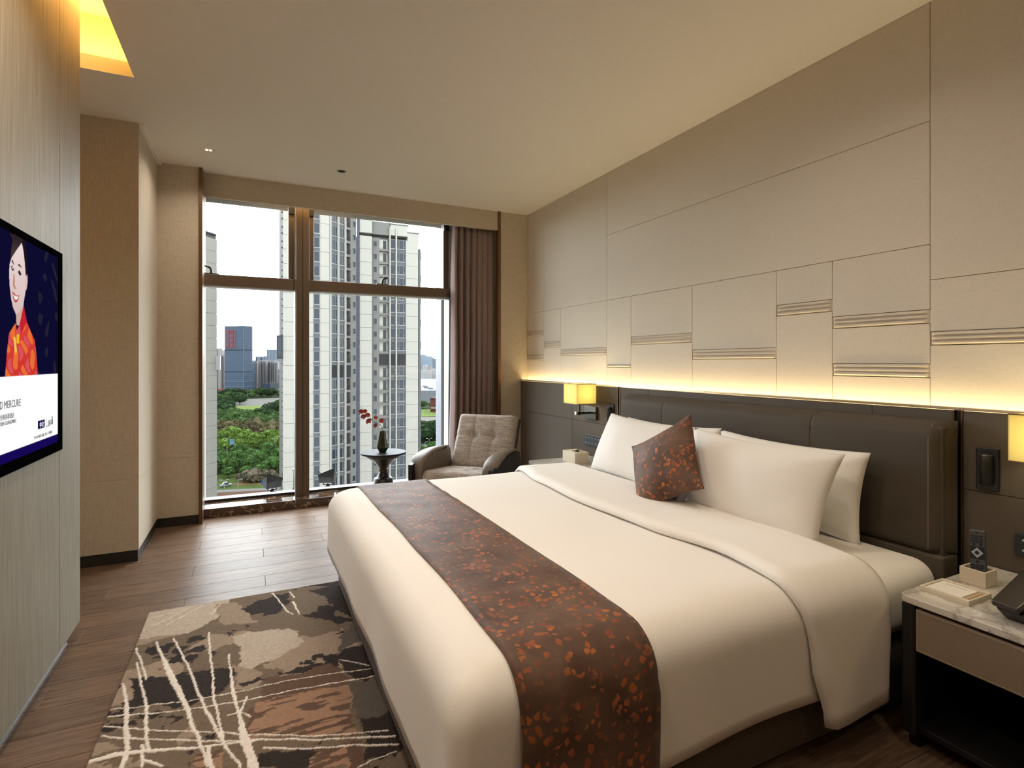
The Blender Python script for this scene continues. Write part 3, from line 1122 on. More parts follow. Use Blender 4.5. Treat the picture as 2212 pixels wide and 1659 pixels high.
# duvet: U-shaped loops from the hem up and inwards
def duvet():
    HX = 1.86
    half = (BY1 - BY0) / 2
    prof = side_profile(0.215, TOP)
    levels = [(d, z) for d, z in prof] + [(SR + (half - SR) * (k / 12), TOP) for k in range(1, 13)]
    nS, nC, nF = 26, 9, 44
    m = MB()
    rows = []
    for li, (d, z) in enumerate(levels):
        side_t = max(0.0, (TOP - z) / (TOP - 0.215))
        rcn = 0.014 + 0.07 * (1 - side_t) if d < SR + 0.01 else max(0.0, 0.085 - (d - SR) * 0.3)
        rcn = min(rcn, half - d)
        x0, y0, y1 = BX0 + d, BY0 + d, BY1 - d
        path = []
        for k in range(nS):
            path.append((HX + (x0 + rcn - HX) * k / nS, y0))
        for k in range(nC):
            a = PI / 2 * k / (nC - 1)
            path.append((x0 + rcn - rcn * math.sin(a), y0 + rcn - rcn * math.cos(a)))
        for k in range(1, nF):
            path.append((x0, y0 + rcn + (y1 - y0 - 2 * rcn) * k / nF))
        for k in range(nC):
            a = PI / 2 * k / (nC - 1)
            path.append((x0 + rcn - rcn * math.cos(a), y1 - rcn + rcn * math.sin(a)))
        for k in range(1, nS + 1):
            path.append((x0 + rcn + (HX - x0 - rcn) * k / nS, y1))
        row = []
        for x, y in path:
            p = Vector((x, y, z))
            # hem rises and falls a little; soft hollows on the sides
            if side_t > 0:
                p.z += side_t * (0.012 * math.sin(x * 5.0 + 0.6) * (y < 1.5) + 0.012 * math.sin(y * 3.2))
                nrm = Vector((-1 if x < BX0 + 0.12 else 0, -1 if y < BY0 + 0.12 else (1 if y > BY1 - 0.12 else 0), 0))
                p += nrm * (side_t * wob((x, y, z * 0.3), 3.2, 0.012))
                # corner dog-ear folds
                cd = math.hypot(x - BX0, y - BY0)
                p += nrm * (0.012 * math.exp(-(cd / 0.05) ** 2) * side_t)
            else:
                p.z += wob((x, y, 0), 2.6, 0.006) + wob((x, y, 0), 7.5, 0.0018, 3)
                p.z += 0.012 * (1 - ((y - 2.23) / half) ** 2)
            # pinched tip where the corner is folded
            tip = math.exp(-((x - BX0 - 0.045) ** 2 + (y - BY0 - 0.045) ** 2 + (z - TOP + 0.04) ** 2) / 0.0012)
            p.z += 0.010 * tip
            row.append(p)
        rows.append(row)
    n = len(rows[0])
    m.grid(lambda i, j: rows[i][j], len(rows), n)
    return m


dv = duvet().build('duvet', LINEN, None, smooth=True, weld=True, label='smooth white duvet spread over the bed down to the base', cat='duvet')
sol = dv.modifiers.new('thickness', 'SOLIDIFY')
sol.thickness = 0.016
sol.offset = -1


def across(hem_n, hem_f, top, lift, n_top=30, flare=0.0):
    """points (y, z) over the bed from the near hem to the far hem"""
    pr = side_profile(hem_n, top, flare=flare)
    near = [(BY0 + d, z) for d, z in pr]
    farp = [(BY1 - d, z) for d, z in side_profile(hem_f, top, flare=flare)][::-1]
    tops = [(BY0 + SR + (BY1 - BY0 - 2 * SR) * k / n_top, top) for k in range(1, n_top)]
    pts = near + tops + farp
    out = []
    for i, (y, z) in enumerate(pts):
        a = pts[max(i - 1, 0)]
        b = pts[min(i + 1, len(pts) - 1)]
        t = Vector((0, b[0] - a[0], b[1] - a[1])).normalized()
        nrm = Vector((0, -t.z, t.y))
        out.append((Vector((0, y, z)) + nrm * lift))
    return out


def crown(y):
    half = (BY1 - BY0) / 2
    return 0.012 * max(0.0, 1 - ((y - 2.23) / half) ** 2) if BY0 + SR < y < BY1 - SR else 0


def arclen(pts):
    s = [0.0]
    for a, b in zip(pts[:-1], pts[1:]):
        s.append(s[-1] + (b - a).length)
    return s


# turned-down end of the duvet: double layer over the shoulders of the bed
def turned_down():
    pts = across(0.135, 0.16, TOP + 0.002, 0.009, flare=0.0)
    sl = arclen(pts)
    tot = sl[-1]
    kn = [(0.0, 1.64), (0.22, 1.585), (0.45, 1.545), (0.75, 1.575), (1.1, 1.515), (1.6, 1.49), (2.1, 1.53), (2.5, 1.60), (tot, 1.64)]
    kb = [(0.0, 1.985), (0.2, 1.985), (0.45, 1.985), (0.8, 2.0), (tot, 2.02)]

    def itp(k, s):
        for (a, b), (c, d) in zip(k[:-1], k[1:]):
            if s <= c:
                t = (s - a) / (c - a)
                t = t * t * (3 - 2 * t)
                return b + (d - b) * t
        return k[-1][1]
    secs = 15
    th = 0.024
    top_rows = []
    for i, p in enumerate(pts):
        s = sl[i]
        xa, xb = itp(kn, s), itp(kb, s)
        q = p.copy()
        q.z += crown(q.y)
        a = pts[max(i - 1, 0)]
        b = pts[min(i + 1, len(pts) - 1)]
        t = Vector((0, b.y - a.y, b.z - a.z)).normalized()
        nrm = Vector((0, -t.z, t.y))
        row = []
        for k in range(secs):
            f = k / (secs - 1)
            x = xa + (xb - xa) * f
            prof_h = th * min(1.0, math.sqrt(max(0.0, 1 - (1 - min(1, f / 0.06)) ** 2))) * (1.0 - 0.35 * f)
            if f > 0.97:
                prof_h *= 0.5
            hem = max(0.0, 1 - s / 0.4)
            bow = hem * 0.008 * math.sin(f * 5 + 1)
            v = Vector((x, q.y, q.z)) + nrm * (prof_h + 0.003 + wob((x, q.y, q.z), 4, 0.006) * (0.4 if q.z > 0.5 else 1.2) + bow)
            if hem:
                v.z += hem * 0.006 * math.cos(f * 5)
            row.append(v)
        top_rows.append(row)
    m = MB()
    m.grid(lambda i, j: top_rows[i][j], len(pts), secs)
    return m


fold = turned_down().build('turned_down_fold', LINEN, dv, smooth=True)
fs = fold.modifiers.new('thickness', 'SOLIDIFY')
fs.thickness = 0.009
fs.offset = -1


# runner
def runner():
    pts = across(0.20, 0.20, TOP, 0.004, n_top=60)
    m = MB()
    nx_ = 14
    sl = arclen(pts)

    def fn(i, j):
        p = pts[i]
        f = j / (nx_ - 1)
        w0 = 0.563 + 0.006 * math.sin(sl[i] * 2.2) + 0.003 * math.sin(sl[i] * 9)
        w1 = 0.968 + 0.007 * math.sin(sl[i] * 2.0 + 1) + 0.003 * math.sin(sl[i] * 8)
        x = w0 + (w1 - w0) * f
        z = p.z + crown(p.y)
        if p.z > TOP - 0.01:
            z += wob((x, p.y, 0), 2.6, 0.006) + wob((x, p.y, 0), 7.5, 0.0018, 3) + 0.0012 + 0.0016 * math.sin(p.y * 38 + 2 * math.sin(x * 9)) * max(0, min(1, (p.y - 2.2) / 0.5))
        return (x, p.y - (0.010 if p.z < 0.45 and p.y < 2 else 0), z)
    m.grid(fn, len(pts), nx_)
    return m


rn = runner().build('bed_runner', FLECK, None, smooth=True, label='brown satin bed runner with orange flecks laid across the duvet', cat='bed runner')
rs = rn.modifiers.new('thickness', 'SOLIDIFY')
rs.thickness = 0.003
rs.offset = 1


# pillows
def pillow_mesh(w, h, t, seed, n=34, pinch=0.10, pw=2.6):
    m = MB()
    for sgn in (1, -1):
        def fn(i, j):
            a = -1 + 2 * i / (n - 1)
            b = -1 + 2 * j / (n - 1)
            ex = 1 - pinch * (1 - b * b) * abs(a) ** 6 * 0.55
            ey = 1 - pinch * (1 - a * a) * abs(b) ** 6
            x = a * w / 2 * (1 - pinch * 0.55 * (1 - b * b) * a * a)
            y = b * h / 2 * (1 - pinch * (1 - a * a) * b * b)
            z = t / 2 * ((1 - abs(a) ** pw) ** 0.62) * ((1 - abs(b) ** pw) ** 0.62)
            z += z / t * (0.020 * mnoise.noise(Vector((x * 5 + seed, y * 5, seed))) + 0.007 * mnoise.noise(Vector((x * 13, y * 13 + seed, 1))))
            # radiating creases at the corners
            cr = (abs(a) * abs(b)) ** 3 * (1 - a ** 8) * (1 - b ** 8) * 3
            z += cr * 0.004 * math.sin(18 * (abs(a) - abs(b)))
            return (x, y, sgn * z)
        m.grid(fn, n, n)
    return m


def place(name, m, mtx, mats, **kw):
    m.xform(mtx)
    me = m.mesh(name, mats, smooth=True)
    bm = bmesh.new()
    bm.from_mesh(me)
    bmesh.ops.remove_doubles(bm, verts=bm.verts, dist=1e-5)
    bmesh.ops.recalc_face_normals(bm, faces=bm.faces)
    bm.to_mesh(me)
    bm.free()
    me.polygons.foreach_set('use_smooth', [True] * len(me.polygons))
    return link(name, me, **kw)


def frame(o, ex, ey):
    ex = Vector(ex).normalized()
    ey = (Vector(ey) - ex * Vector(ey).dot(ex)).normalized()
    ez = ex.cross(ey)
    return Matrix(((ex.x, ey.x, ez.x, o[0]), (ex.y, ey.y, ez.y, o[1]), (ex.z, ey.z, ez.z, o[2]), (0, 0, 0, 1)))


# local x runs along the bed head (towards the near side), local y leans up against the headboard
place('pillow', pillow_mesh(0.86, 0.40, 0.17, 4.0), frame((2.35, 2.66, 0.725), (0, -1, 0.015), (0.16, 0, 1)), PILLOWC,
      label='white back pillow leaning on the headboard behind the brown cushion', cat='pillow')
place('pillow', pillow_mesh(0.82, 0.40, 0.17, 9.0), frame((2.345, 1.83, 0.72), (0, -1, -0.01), (0.16, 0, 1)), PILLOWC,
      label='white back pillow leaning on the headboard next to the fitted sheet', cat='pillow')
place('pillow', pillow_mesh(0.80, 0.42, 0.21, 1.5), frame((2.115, 2.645, 0.755), (-0.03, -1, -0.02), (0.40, 0, 0.92)), PILLOWC,
      label='white front pillow beside the tissue box nightstand, partly behind the cushion', cat='pillow')
place('pillow', pillow_mesh(0.80, 0.42, 0.22, 6.2), frame((2.07, 1.795, 0.745), (0.03, -1, -0.03), (0.40, 0, 0.92)), PILLOWC,
      label='plump white front pillow beside the brown cushion and the turned-down duvet', cat='pillow')
cu = place('cushion', pillow_mesh(0.43, 0.42, 0.16, 12.0, n=40, pinch=0.13, pw=2.2), frame((1.89, 2.145, 0.775), (0.09, -0.357, 0.212), (0.11, 0.26, 0.252)), FLECK,
           label='brown square cushion with orange flecks propped on one corner against the pillows', cat='cushion')
# clear zip bag corner poking out below the cushion
zb = MB()
zb.grid(lambda i, j: (1.88 + 0.006 * i + 0.01 * math.sin(j * 1.3), 2.10 - 0.013 * j, 0.595 + 0.012 * i + 0.006 * math.sin(i * 2.1 + j)), 6, 8)
zo = zb.build('cushion_liner', mat('pale_liner', rgb(196, 200, 205), 0.25, noise=60), cu, smooth=True)

# headboard
HB0, HB1 = 1.183, 3.285
hb = thing('headboard', 'wide taupe leather headboard with stitched seams fixed to the wainscot', 'headboard', (2.5, 2.23, 0))
MB().box(2.47, 2.566, HB0 + 0.012, HB1 - 0.012, 0.05, 1.04).build('backing', HEADLEA, hb, bevel=0.006)


def pad(y0, y1, name='padded_panel', z0=0.535, z1=1.064, x0=2.448, left=False, right=False):
    m = MB()
    ny_, nz_ = 30, 22
    R = 0.05

    def fn(i, j):
        a = i / (ny_ - 1)
        b = j / (nz_ - 1)
        y = y0 + (y1 - y0) * (0.5 - 0.5 * math.cos(PI * a) if True else a)
        z = z0 + (z1 - z0) * (0.5 - 0.5 * math.cos(PI * b))

        ry0, ry1 = (0.055 if left else 0.006), (0.055 if right else 0.006)
        qy = max(0.0, 1 - (y - y0) / ry0, 1 - (y1 - y) / ry1)
        qz = max(0.0, 1 - (z1 - z) / 0.065, 1 - (z - z0) / 0.02)
        amp_y = 0.10 if (left and y - y0 < 0.06) or (right and y1 - y < 0.06) else 0.006
        amp_z = 0.10 if z > 0.8 else 0.02
        dep = amp_y * (1 - math.sqrt(max(0.0, 1 - min(1, qy) ** 2))) + amp_z * (1 - math.sqrt(max(0.0, 1 - min(1, qz) ** 2)))
        dep = min(dep, 0.105)
        return (x0 + min(dep, 0.118), y, z)
    m.grid(fn, ny_, nz_)
    return m.build(name, HEADLEA, hb, smooth=True)


S1, S2 = 1.742, 2.80
pad(HB0, S1 - 0.001, left=True)
pad(S1 + 0.001, S2 - 0.001)
pad(S2 + 0.001, HB1, right=True)
for ysm in (S1, S2, HB0 + 0.055):
    p = [(2.4492, ysm, 0.545 + 0.44 * k / 24) for k in range(25)] + [(2.4492 + 0.075 - math.sqrt(max(0, 0.075 ** 2 - (0.075 * k / 8) ** 2)), ysm, 0.985 + 0.075 * k / 8) for k in range(1, 8)]
    MB().tube(p, 0.0016, 6).build('piping', mat('seam_thread', rgb(138, 122, 104), 0.6, noise=50), hb, smooth=True)
MB().box(2.455, 2.566, HB0 + 0.004, HB1 - 0.004, 0.03, 0.530).build('skirt', LEATHER, hb, bevel=0.012, seg=3)

# ================================================================== NIGHTSTANDS
NZ = 0.515


def nightstand(y0, y1, label):
    x0, x1 = 1.985, 2.566
    t = thing('nightstand', label, 'nightstand', ((x0 + x1) / 2, (y0 + y1) / 2, 0))
    # marble top with rounded front corners
    r = 0.03
    pts = []
    for cx, cy, a0 in ((x0 + r, y0 + r, PI), (x1 - 0.002, y0 + 0.001, None), (x1 - 0.002, y1 - 0.001, None), (x0 + r, y1 - r, PI / 2)):
        if a0 is None:
            pts.append((cx, cy))
        else:
            for k in range(7):
                a = a0 + PI / 2 * k / 6
                pts.append((cx + r * math.cos(a), cy + r * math.sin(a)))
    MB().prism([(a, b, NZ - 0.024) for a, b in pts], (0, 0, 0.024)).build('marble_top', MARBLE_WHITE, t, bevel=0.003)
    # body: two side panels with rounded front edge, back, floor, rail under the top
    for ya, yb in ((y0 + 0.006, y0 + 0.05), (y1 - 0.05, y1 - 0.006)):
        MB().box(x0 + 0.008, x1 - 0.004, ya, yb, 0.05, NZ - 0.026).build('side_panel', BLACKWOOD, t, bevel=0.008, seg=3)
        MB().box(x0 + 0.045, x1 - 0.02, ya + 0.006, yb - 0.006, 0.0, 0.05).build('foot', BLACK, t)
    MB().box(x0 + 0.02, x1 - 0.006, y0 + 0.05, y1 - 0.05, NZ - 0.034, NZ - 0.0245).build('rail', BLACK, t)
    MB().box(x1 - 0.02, x1 - 0.006, y0 + 0.05, y1 - 0.05, 0.06, NZ - 0.035).build('back_panel', BLACKWOOD, t)
    MB().box(x0 + 0.03, x1 - 0.02, y0 + 0.05, y1 - 0.05, 0.06, 0.08).build('bottom_shelf', BLACKWOOD, t, bevel=0.002)
    dr = MB().box(x0 + 0.006, x1 - 0.06, y0 + 0.052, y1 - 0.052, 0.338, NZ - 0.036).build('drawer', DRAWLEA, t, bevel=0.004)
    s = MB()
    xf = x0 + 0.0052
    za, zb = 0.344, NZ - 0.042
    ya, yb = y0 + 0.058, y1 - 0.058
    n = int((yb - ya) / 0.006)
    for k in range(n):
        y = ya + (yb - ya) * (k + 0.2) / n
        for z in (za, zb):
            s.box(xf - 0.0006, xf + 0.001, y, y + 0.0036, z - 0.0007, z + 0.0007)
    n = int((zb - za) / 0.006)
    for k in range(n):
        z = za + (zb - za) * (k + 0.2) / n
        for y in (ya, yb):
            s.box(xf - 0.0006, xf + 0.001, y - 0.0007, y + 0.0007, z, z + 0.0036)
    st_ = s.build('stitching', mat('pale_thread', rgb(198, 186, 166), 0.7, noise=30), dr, kind='stuff')
    return t


nightstand(0.52, 1.096, 'black nightstand with marble top carrying the remote control and telephone')
nightstand(3.37, 3.842, 'black nightstand with marble top carrying the tissue box by the armchair')

# tissue box
tb = thing('tissue_box', 'cream tissue box on the marble nightstand beside the wall lamp', 'tissue box', (2.30, 3.62, NZ))
bx = MB().box(2.235, 2.362, 3.535, 3.715, NZ + 0.0005, NZ + 0.086).build('box_body', CREAM, tb, bevel=0.002)
MB().lathe([(0.045, 0), (0.045, 0.0008)], (0, 0, 0), 24).xform(Matrix.Translation((2.30, 3.625, NZ + 0.0858)) @ Matrix.Diagonal((0.35, 1, 1, 1))).build('slot', BLACK, tb)
tm_ = MB()
tm_.grid(lambda i, j: (2.30 + (j - 3) * 0.004 * (1 + 0.3 * i) + 0.006 * math.sin(i + j), 3.64 - 0.012 * (i) + 0.004 * math.sin(j * 2.0), NZ + 0.082 + 0.0058 * i - 0.0008 * abs(j - 3) * i), 6, 7)
tm_.build('tissue', PAPER, tb, smooth=True)

# remote control in its box
hbx = MB()
x0, x1, y0, y1 = 2.286, 2.362, 0.978, 1.056
hz0, hz1 = NZ + 0.0005, NZ + 0.056
rh = thing('remote_holder', 'small cream open box holding the remote control', 'holder', (2.32, 1.017, NZ))
for nm, b in (('side', (x0, x0 + 0.006, y0, y1)), ('side', (x1 - 0.006, x1, y0, y1)), ('side', (x0 + 0.006, x1 - 0.006, y0, y0 + 0.006)), ('side', (x0 + 0.006, x1 - 0.006, y1 - 0.006, y1))):
    MB().box(*b, hz0, hz1).build('side', CREAM, rh, bevel=0.001, seg=1)
MB().box(x0 + 0.006, x1 - 0.006, y0 + 0.006, y1 - 0.006, hz0, hz0 + 0.006).build('bottom', CREAM, rh)

rem = thing('remote_control', 'dark grey remote control with silver ring standing in the cream box', 'remote control', (2.345, 1.02, NZ + 0.01))
RM = frame((2.334, 1.0215, 0.612), (0.10, -1, 0.10), (0.22, 0.085, 1))


def rbox(x0, x1, y0, y1, z0, z1):
    return MB().box(x0, x1, y0, y1, z0, z1)


REMG = mat('remote_grey', rgb(74, 74, 78), 0.4, noise=200, var=0.08)
m_ = rbox(-0.0235, 0.0235, -0.088, 0.088, -0.009, 0.006)
m_.xform(RM).build('remote_body', REMG, rem, bevel=0.005, seg=3)
REMB = mat('remote_button', rgb(22, 22, 25), 0.4, noise=200, var=0.1)
yy = 0.066
for rrow in range(3):
    for k in range(3):
        rbox(-0.018 + k * 0.0125, -0.008 + k * 0.0125, yy - 0.0032, yy + 0.0022, 0.0055, 0.0075).xform(RM).build('button', REMB, rem)
    yy -= 0.0095
for bxx, byy, br in ((0, 0.077, 0.0035), (-0.010, 0.037, 0.005), (0.010, 0.037, 0.005), (0, -0.022, 0.0045)):
    MB().lathe([(br, 0.0055), (br * 0.9, 0.0078)], (bxx, byy, 0), 14).xform(RM).build('button', REMB, rem, smooth=False)
rbox(-0.0205, 0.0205, -0.014, 0.030, 0.0055, 0.0068).xform(RM).build('pad', REMB, rem, bevel=0.002)
MB().prism([(0.0, -0.010, 0.0062), (0.018, 0.008, 0.0062), (0.0, 0.026, 0.0062), (-0.018, 0.008, 0.0062)], (0, 0, 0.0018)).xform(RM).build('ring', ALU, rem, bevel=0.0008)
MB().lathe([(0.0065, 0.008), (0.006, 0.0092)], (0, 0.008, 0), 14).xform(RM).build('button', REMB, rem)
yy = -0.034
for rrow in range(6):
    for k in range(3):
        rbox(-0.018 + k * 0.0125, -0.008 + k * 0.0125, yy - 0.0032, yy + 0.0018, 0.0055, 0.0072).xform(RM).build('button', REMB, rem)
    yy -= 0.0085

# notepad tray with pad and pencil
tr = thing('notepad_tray', 'flat cream notepad tray on the marble nightstand', 'tray', (2.145, 1.0, NZ))
x0, x1, y0, y1 = 2.075, 2.215, 0.932, 1.075
z0 = NZ + 0.0005
MB().box(x0, x1, y0, y1, z0, z0 + 0.005).build('tray_bottom', CREAM, tr)
for b in ((x0, x0 + 0.012, y0, y1), (x1 - 0.012, x1, y0, y1), (x0 + 0.012, x1 - 0.012, y0, y0 + 0.006), (x0 + 0.012, x1 - 0.012, y1 - 0.008, y1)):
    MB().box(*b, z0 + 0.005, z0 + 0.017).build('rim', CREAM, tr, bevel=0.001, seg=1)
npd = MB().box(x0 + 0.013, x1 - 0.013, y0 + 0.032, y1 - 0.0095, z0 + 0.0055, z0 + 0.013).build('notepad', PAPER, None, label='white notepad with a grey heading lying in the cream tray', cat='notepad')
ln = MB()
for k in range(9):
    ln.box(2.178, 2.1815, 0.985 + k * 0.007, 0.990 + k * 0.007, z0 + 0.0130, z0 + 0.0132)
ln.build('printed_line', mat('grey_print', rgb(120, 118, 116), 0.8, noise=30), npd, kind='stuff')
MB().tube([(x0 + 0.018, y0 + 0.019, z0 + 0.0105), (x1 - 0.02, y0 + 0.019, z0 + 0.0105)], 0.0045, 10).build('pencil', mat('pale_pencil', rgb(208, 178, 140), 0.5, noise=40), None, label='short pale wooden pencil in the groove of the cream tray', cat='pencil')

# telephone
ph = thing('telephone', 'black desk telephone on the marble nightstand', 'telephone', (2.2, 0.74, NZ))
PHB = mat('phone_black', rgb(34, 32, 31), 0.45, noise=300, var=0.12)
pz = NZ + 0.0006
MB().hexa([(2.075, 0.60, pz), (2.34, 0.60, pz), (2.36, 0.86, pz), (2.085, 0.845, pz), (2.045, 0.60, pz + 0.035), (2.34, 0.60, pz + 0.085), (2.36, 0.875, pz + 0.085), (2.05, 0.855, pz + 0.035)]).build('phone_base', PHB, ph, bevel=0.006)
MB().hexa([(2.06, 0.80, pz + 0.039), (2.10, 0.795, pz + 0.045), (2.345, 0.80, pz + 0.086), (2.345, 0.87, pz + 0.086), (2.05, 0.79, pz + 0.07), (2.07, 0.785, pz + 0.075), (2.36, 0.80, pz + 0.118), (2.36, 0.885, pz + 0.118)][:0] or
          [(2.035, 0.79, pz + 0.038), (2.35, 0.795, pz + 0.088), (2.365, 0.89, pz + 0.088), (2.045, 0.862, pz + 0.038), (2.03, 0.79, pz + 0.058), (2.35, 0.795, pz + 0.112), (2.365, 0.89, pz + 0.112), (2.04, 0.862, pz + 0.058)]).build('handset', mat('phone_handset', rgb(48, 42, 38), 0.42, noise=300, var=0.12), ph, bevel=0.007, seg=3)
MB().hexa([(2.07, 0.63, pz + 0.042), (2.13, 0.63, pz + 0.0515), (2.13, 0.775, pz + 0.0515), (2.07, 0.775, pz + 0.042), (2.07, 0.63, pz + 0.0435), (2.13, 0.63, pz + 0.053), (2.13, 0.775, pz + 0.053), (2.07, 0.775, pz + 0.0435)]).build('label_card', PAPER, ph)
MB().box(2.078, 2.083, 0.80, 0.812, pz + 0.010, pz + 0.022).build('socket', BLACK, ph)


# ================================================================== WALL FITTINGS
def wall_lamp(y0, y1, label):
    x0, x1, z0, z1 = 2.355, 2.54, 0.957, 1.123
    cy = (y0 + y1) / 2
    t = thing('wall_lamp', label, 'wall lamp', (2.57, cy, 0.83))
    MB().box(2.546, 2.569, cy - 0.085, cy + 0.085, 0.822, 0.93).build('back_plate', mat('smoked_chrome', rgb(120, 118, 114), 0.18, 0.9, noise=20, var=0.05), t, bevel=0.002)
    MB().box(2.42, 2.546, cy - 0.010, cy + 0.010, 0.868, 0.888).build('arm', BLACK, t, bevel=0.001)
    MB().box(2.405, 2.42, cy - 0.013, cy + 0.013, 0.865, 0.891).build('arm_end', ALU, t, bevel=0.001)
    MB().box(2.436, 2.448, cy - 0.006, cy + 0.006, 0.862, 0.99).build('stem', BLACK, t)
    th = 0.002
    sh = MB()
    for b in ((x0, x0 + th, y0, y1), (x1 - th, x1, y0, y1), (x0 + th, x1 - th, y0, y0 + th), (x0 + th, x1 - th, y1 - th, y1)):
        sh.box(*b, z0 + 0.004, z1 - 0.004)
    sh.build('shade', SHADE, t)
    for za, zb_ in ((z0, z0 + 0.004), (z1 - 0.004, z1)):
        rm_ = MB()
        for b in ((x0 - 0.001, x0 + 0.003, y0 - 0.001, y1 + 0.001), (x1 - 0.003, x1 + 0.001, y0 - 0.001, y1 + 0.001), (x0 + 0.003, x1 - 0.003, y0 - 0.001, y0 + 0.003), (x0 + 0.003, x1 - 0.003, y1 - 0.003, y1 + 0.001)):
            rm_.box(*b, za, zb_)
        rm_.build('shade_rim', BRONZE, t)
    pl = bpy.data.lights.new('wall_lamp_bulb_light', 'POINT')
    pl.energy = LAMP_SHADE
    pl.shadow_soft_size = 0.03
    pl.color = (1.0, 0.88, 0.62)
    po = bpy.data.objects.new('wall_lamp_bulb_light', pl)
    COL.objects.link(po)
    po.location = (2.447, cy, 1.04)
    return t


wall_lamp(3.692, 3.897, 'yellow square shaded wall lamp on a smoked metal plate above the tissue box')
wall_lamp(0.735, 0.945, 'yellow square shaded wall lamp beside the bed above the telephone')


def reading_light(y0, y1, label):
    z0, z1 = 0.805, 0.968
    cy = (y0 + y1) / 2
    t = thing('reading_light', label, 'reading light', (2.57, cy, z0))
    MB().box(2.560, 2.5695, y0, y1, z0, z1).build('mounting_plate', BLACK, t, bevel=0.003)
    m = MB()
    r = 0.021
    m.lathe([(r * 0.3, 0), (r, 0.004), (r, 0.10), (r * 0.9, 0.115), (r * 0.55, 0.124)], (2.553, cy, z0 + 0.02), 20)
    m.build('folding_head', mat('soft_black', rgb(40, 39, 38), 0.5, noise=60, var=0.1), t, smooth=True)
    MB().lathe([(r * 0.95, 0), (r * 0.97, 0.003)], (2.553, cy, z0 + 0.135), 20).xform(Matrix.Identity(4)).build('head_ring', ALU, t)
    return t


reading_light(1.055, 1.128, 'black folding reading light on a plate in the wainscot above the remote control')
reading_light(3.485, 3.572, 'black folding reading light on a plate between the headboard and the wall lamp')


def switch_panel(y0, y1, z0, z1, cols, label):
    t = thing('switch_panel', label, 'switch panel', (2.57, (y0 + y1) / 2, z0))
    MB().box(2.561, 2.5695, y0, y1, z0, z1).build('switch_plate', mat('anthracite_plate', rgb(46, 50, 56), 0.35, noise=30, var=0.05), t, bevel=0.002)
    for i in range(cols):
        for j in range(2):
            y = y0 + (y1 - y0) * (i + 0.5) / cols
            z = z0 + (z1 - z0) * (0.28 + 0.46 * j)
            MB().prism([(2.5605, y - 0.005, z - 0.004), (2.5605, y + 0.005, z - 0.004), (2.5605, y, z + 0.005)], (0.0008, 0, 0)).build('switch_icon', mat('icon_white', rgb(215, 215, 215), 0.6, noise=30), t)
    return t


switch_panel(3.665, 3.90, 0.596, 0.688, 5, 'anthracite switch panel with white icons above the tissue box')
switch_panel(0.80, 1.009, 0.584, 0.665, 4, 'anthracite switch panel above the telephone')

# ================================================================== SIDE TABLE, VASE, BRANCH
tx, ty = 1.058, 4.83
tbl = thing('side_table', 'small round black pedestal table standing before the window', 'side table', (tx, ty, 0))
MB().lathe([(0.150, 0.482), (0.185, 0.484), (0.197, 0.490), (0.199, 0.497), (0.197, 0.5035), (0.192, 0.505)], (tx, ty, 0), 56).build('table_top', wood('table_wood', rgb(30, 30, 36), rgb(46, 46, 54), (4, 30, 30), 6, 0.45, spec=0.12), tbl, smooth=False)
MB().lathe([(0.034, 0.352), (0.036, 0.36), (0.05, 0.385), (0.085, 0.42), (0.13, 0.455), (0.165, 0.4815)], (tx, ty, 0), 48).build('flared_neck', mat('brushed_underside', rgb(96, 95, 92), 0.3, 0.7, noise=40, var=0.04), tbl, smooth=True)
MB().lathe([(0.0385, 0.335), (0.0385, 0.3515)], (tx, ty, 0), 40).build('brass_ring', BRONZE, tbl, smooth=False)
MB().lathe([(0.122, 0.0), (0.122, 0.012), (0.080, 0.27), (0.074, 0.276), (0.066, 0.279), (0.05, 0.292), (0.041, 0.312), (0.0375, 0.3345)], (tx, ty, 0), 48).build('pedestal', BLACKWOOD, tbl, smooth=True)
vx, vy = tx - 0.01, ty - 0.02
vz = 0.5056
vs = thing('vase', 'dark green faceted vase on the round black table', 'vase', (vx, vy, vz))
MB().lathe([(0.030, 0.0), (0.052, 0.042), (0.025, 0.186), (0.0205, 0.186), (0.045, 0.045), (0.02, 0.02)], (vx, vy, vz), 8, phase=0.2).build('vase_body', VASEGREEN, vs)
br = thing('flower_branch', 'branch of dusty red orchid blossoms in the green vase', 'flower branch', (vx, vy, vz + 0.02))
STEM = mat('stem_brown', rgb(54, 46, 34), 0.6, noise=60)
PETAL = mat('petal_red', rgb(186, 98, 92), 0.6, noise=40, var=0.25)
BUD = mat('bud_dark', rgb(70, 28, 30), 0.6, noise=40)
def bp_(u, v, dy=0.0):
    return onp(u, v, 'Y', vy + dy)
main = spline([(vx + 0.005, vy, vz + 0.05), bp_(825.5, 923), bp_(816, 916), bp_(806, 909), bp_(798, 901), bp_(788, 894), bp_(781, 884)], 20)
MB().tube(main, [0.0022] * 12 + [0.0016] * 8, 6).build('stem', STEM, br, smooth=True)
for pts in ([bp_(823, 920), bp_(821, 913), bp_(823, 910)], [bp_(817, 917), bp_(813, 909), bp_(811, 905)], [bp_(818, 918), bp_(812, 918), bp_(809, 918)]):
    MB().tube(spline(pts, 7), 0.0013, 5).build('stem', STEM, br, smooth=True)
pet = MB()
pet.grid(lambda i, j: ((j - 2) * 0.0048 * math.sin(PI * (0.12 + 0.8 * i / 4)), 0.021 * i / 4, 0.006 * (i / 4) ** 2 + 0.0012 * (j - 2) ** 2 * (0.5 if i else 0)), 5, 5)
pet_me = pet.mesh('petal', PETAL, smooth=True)
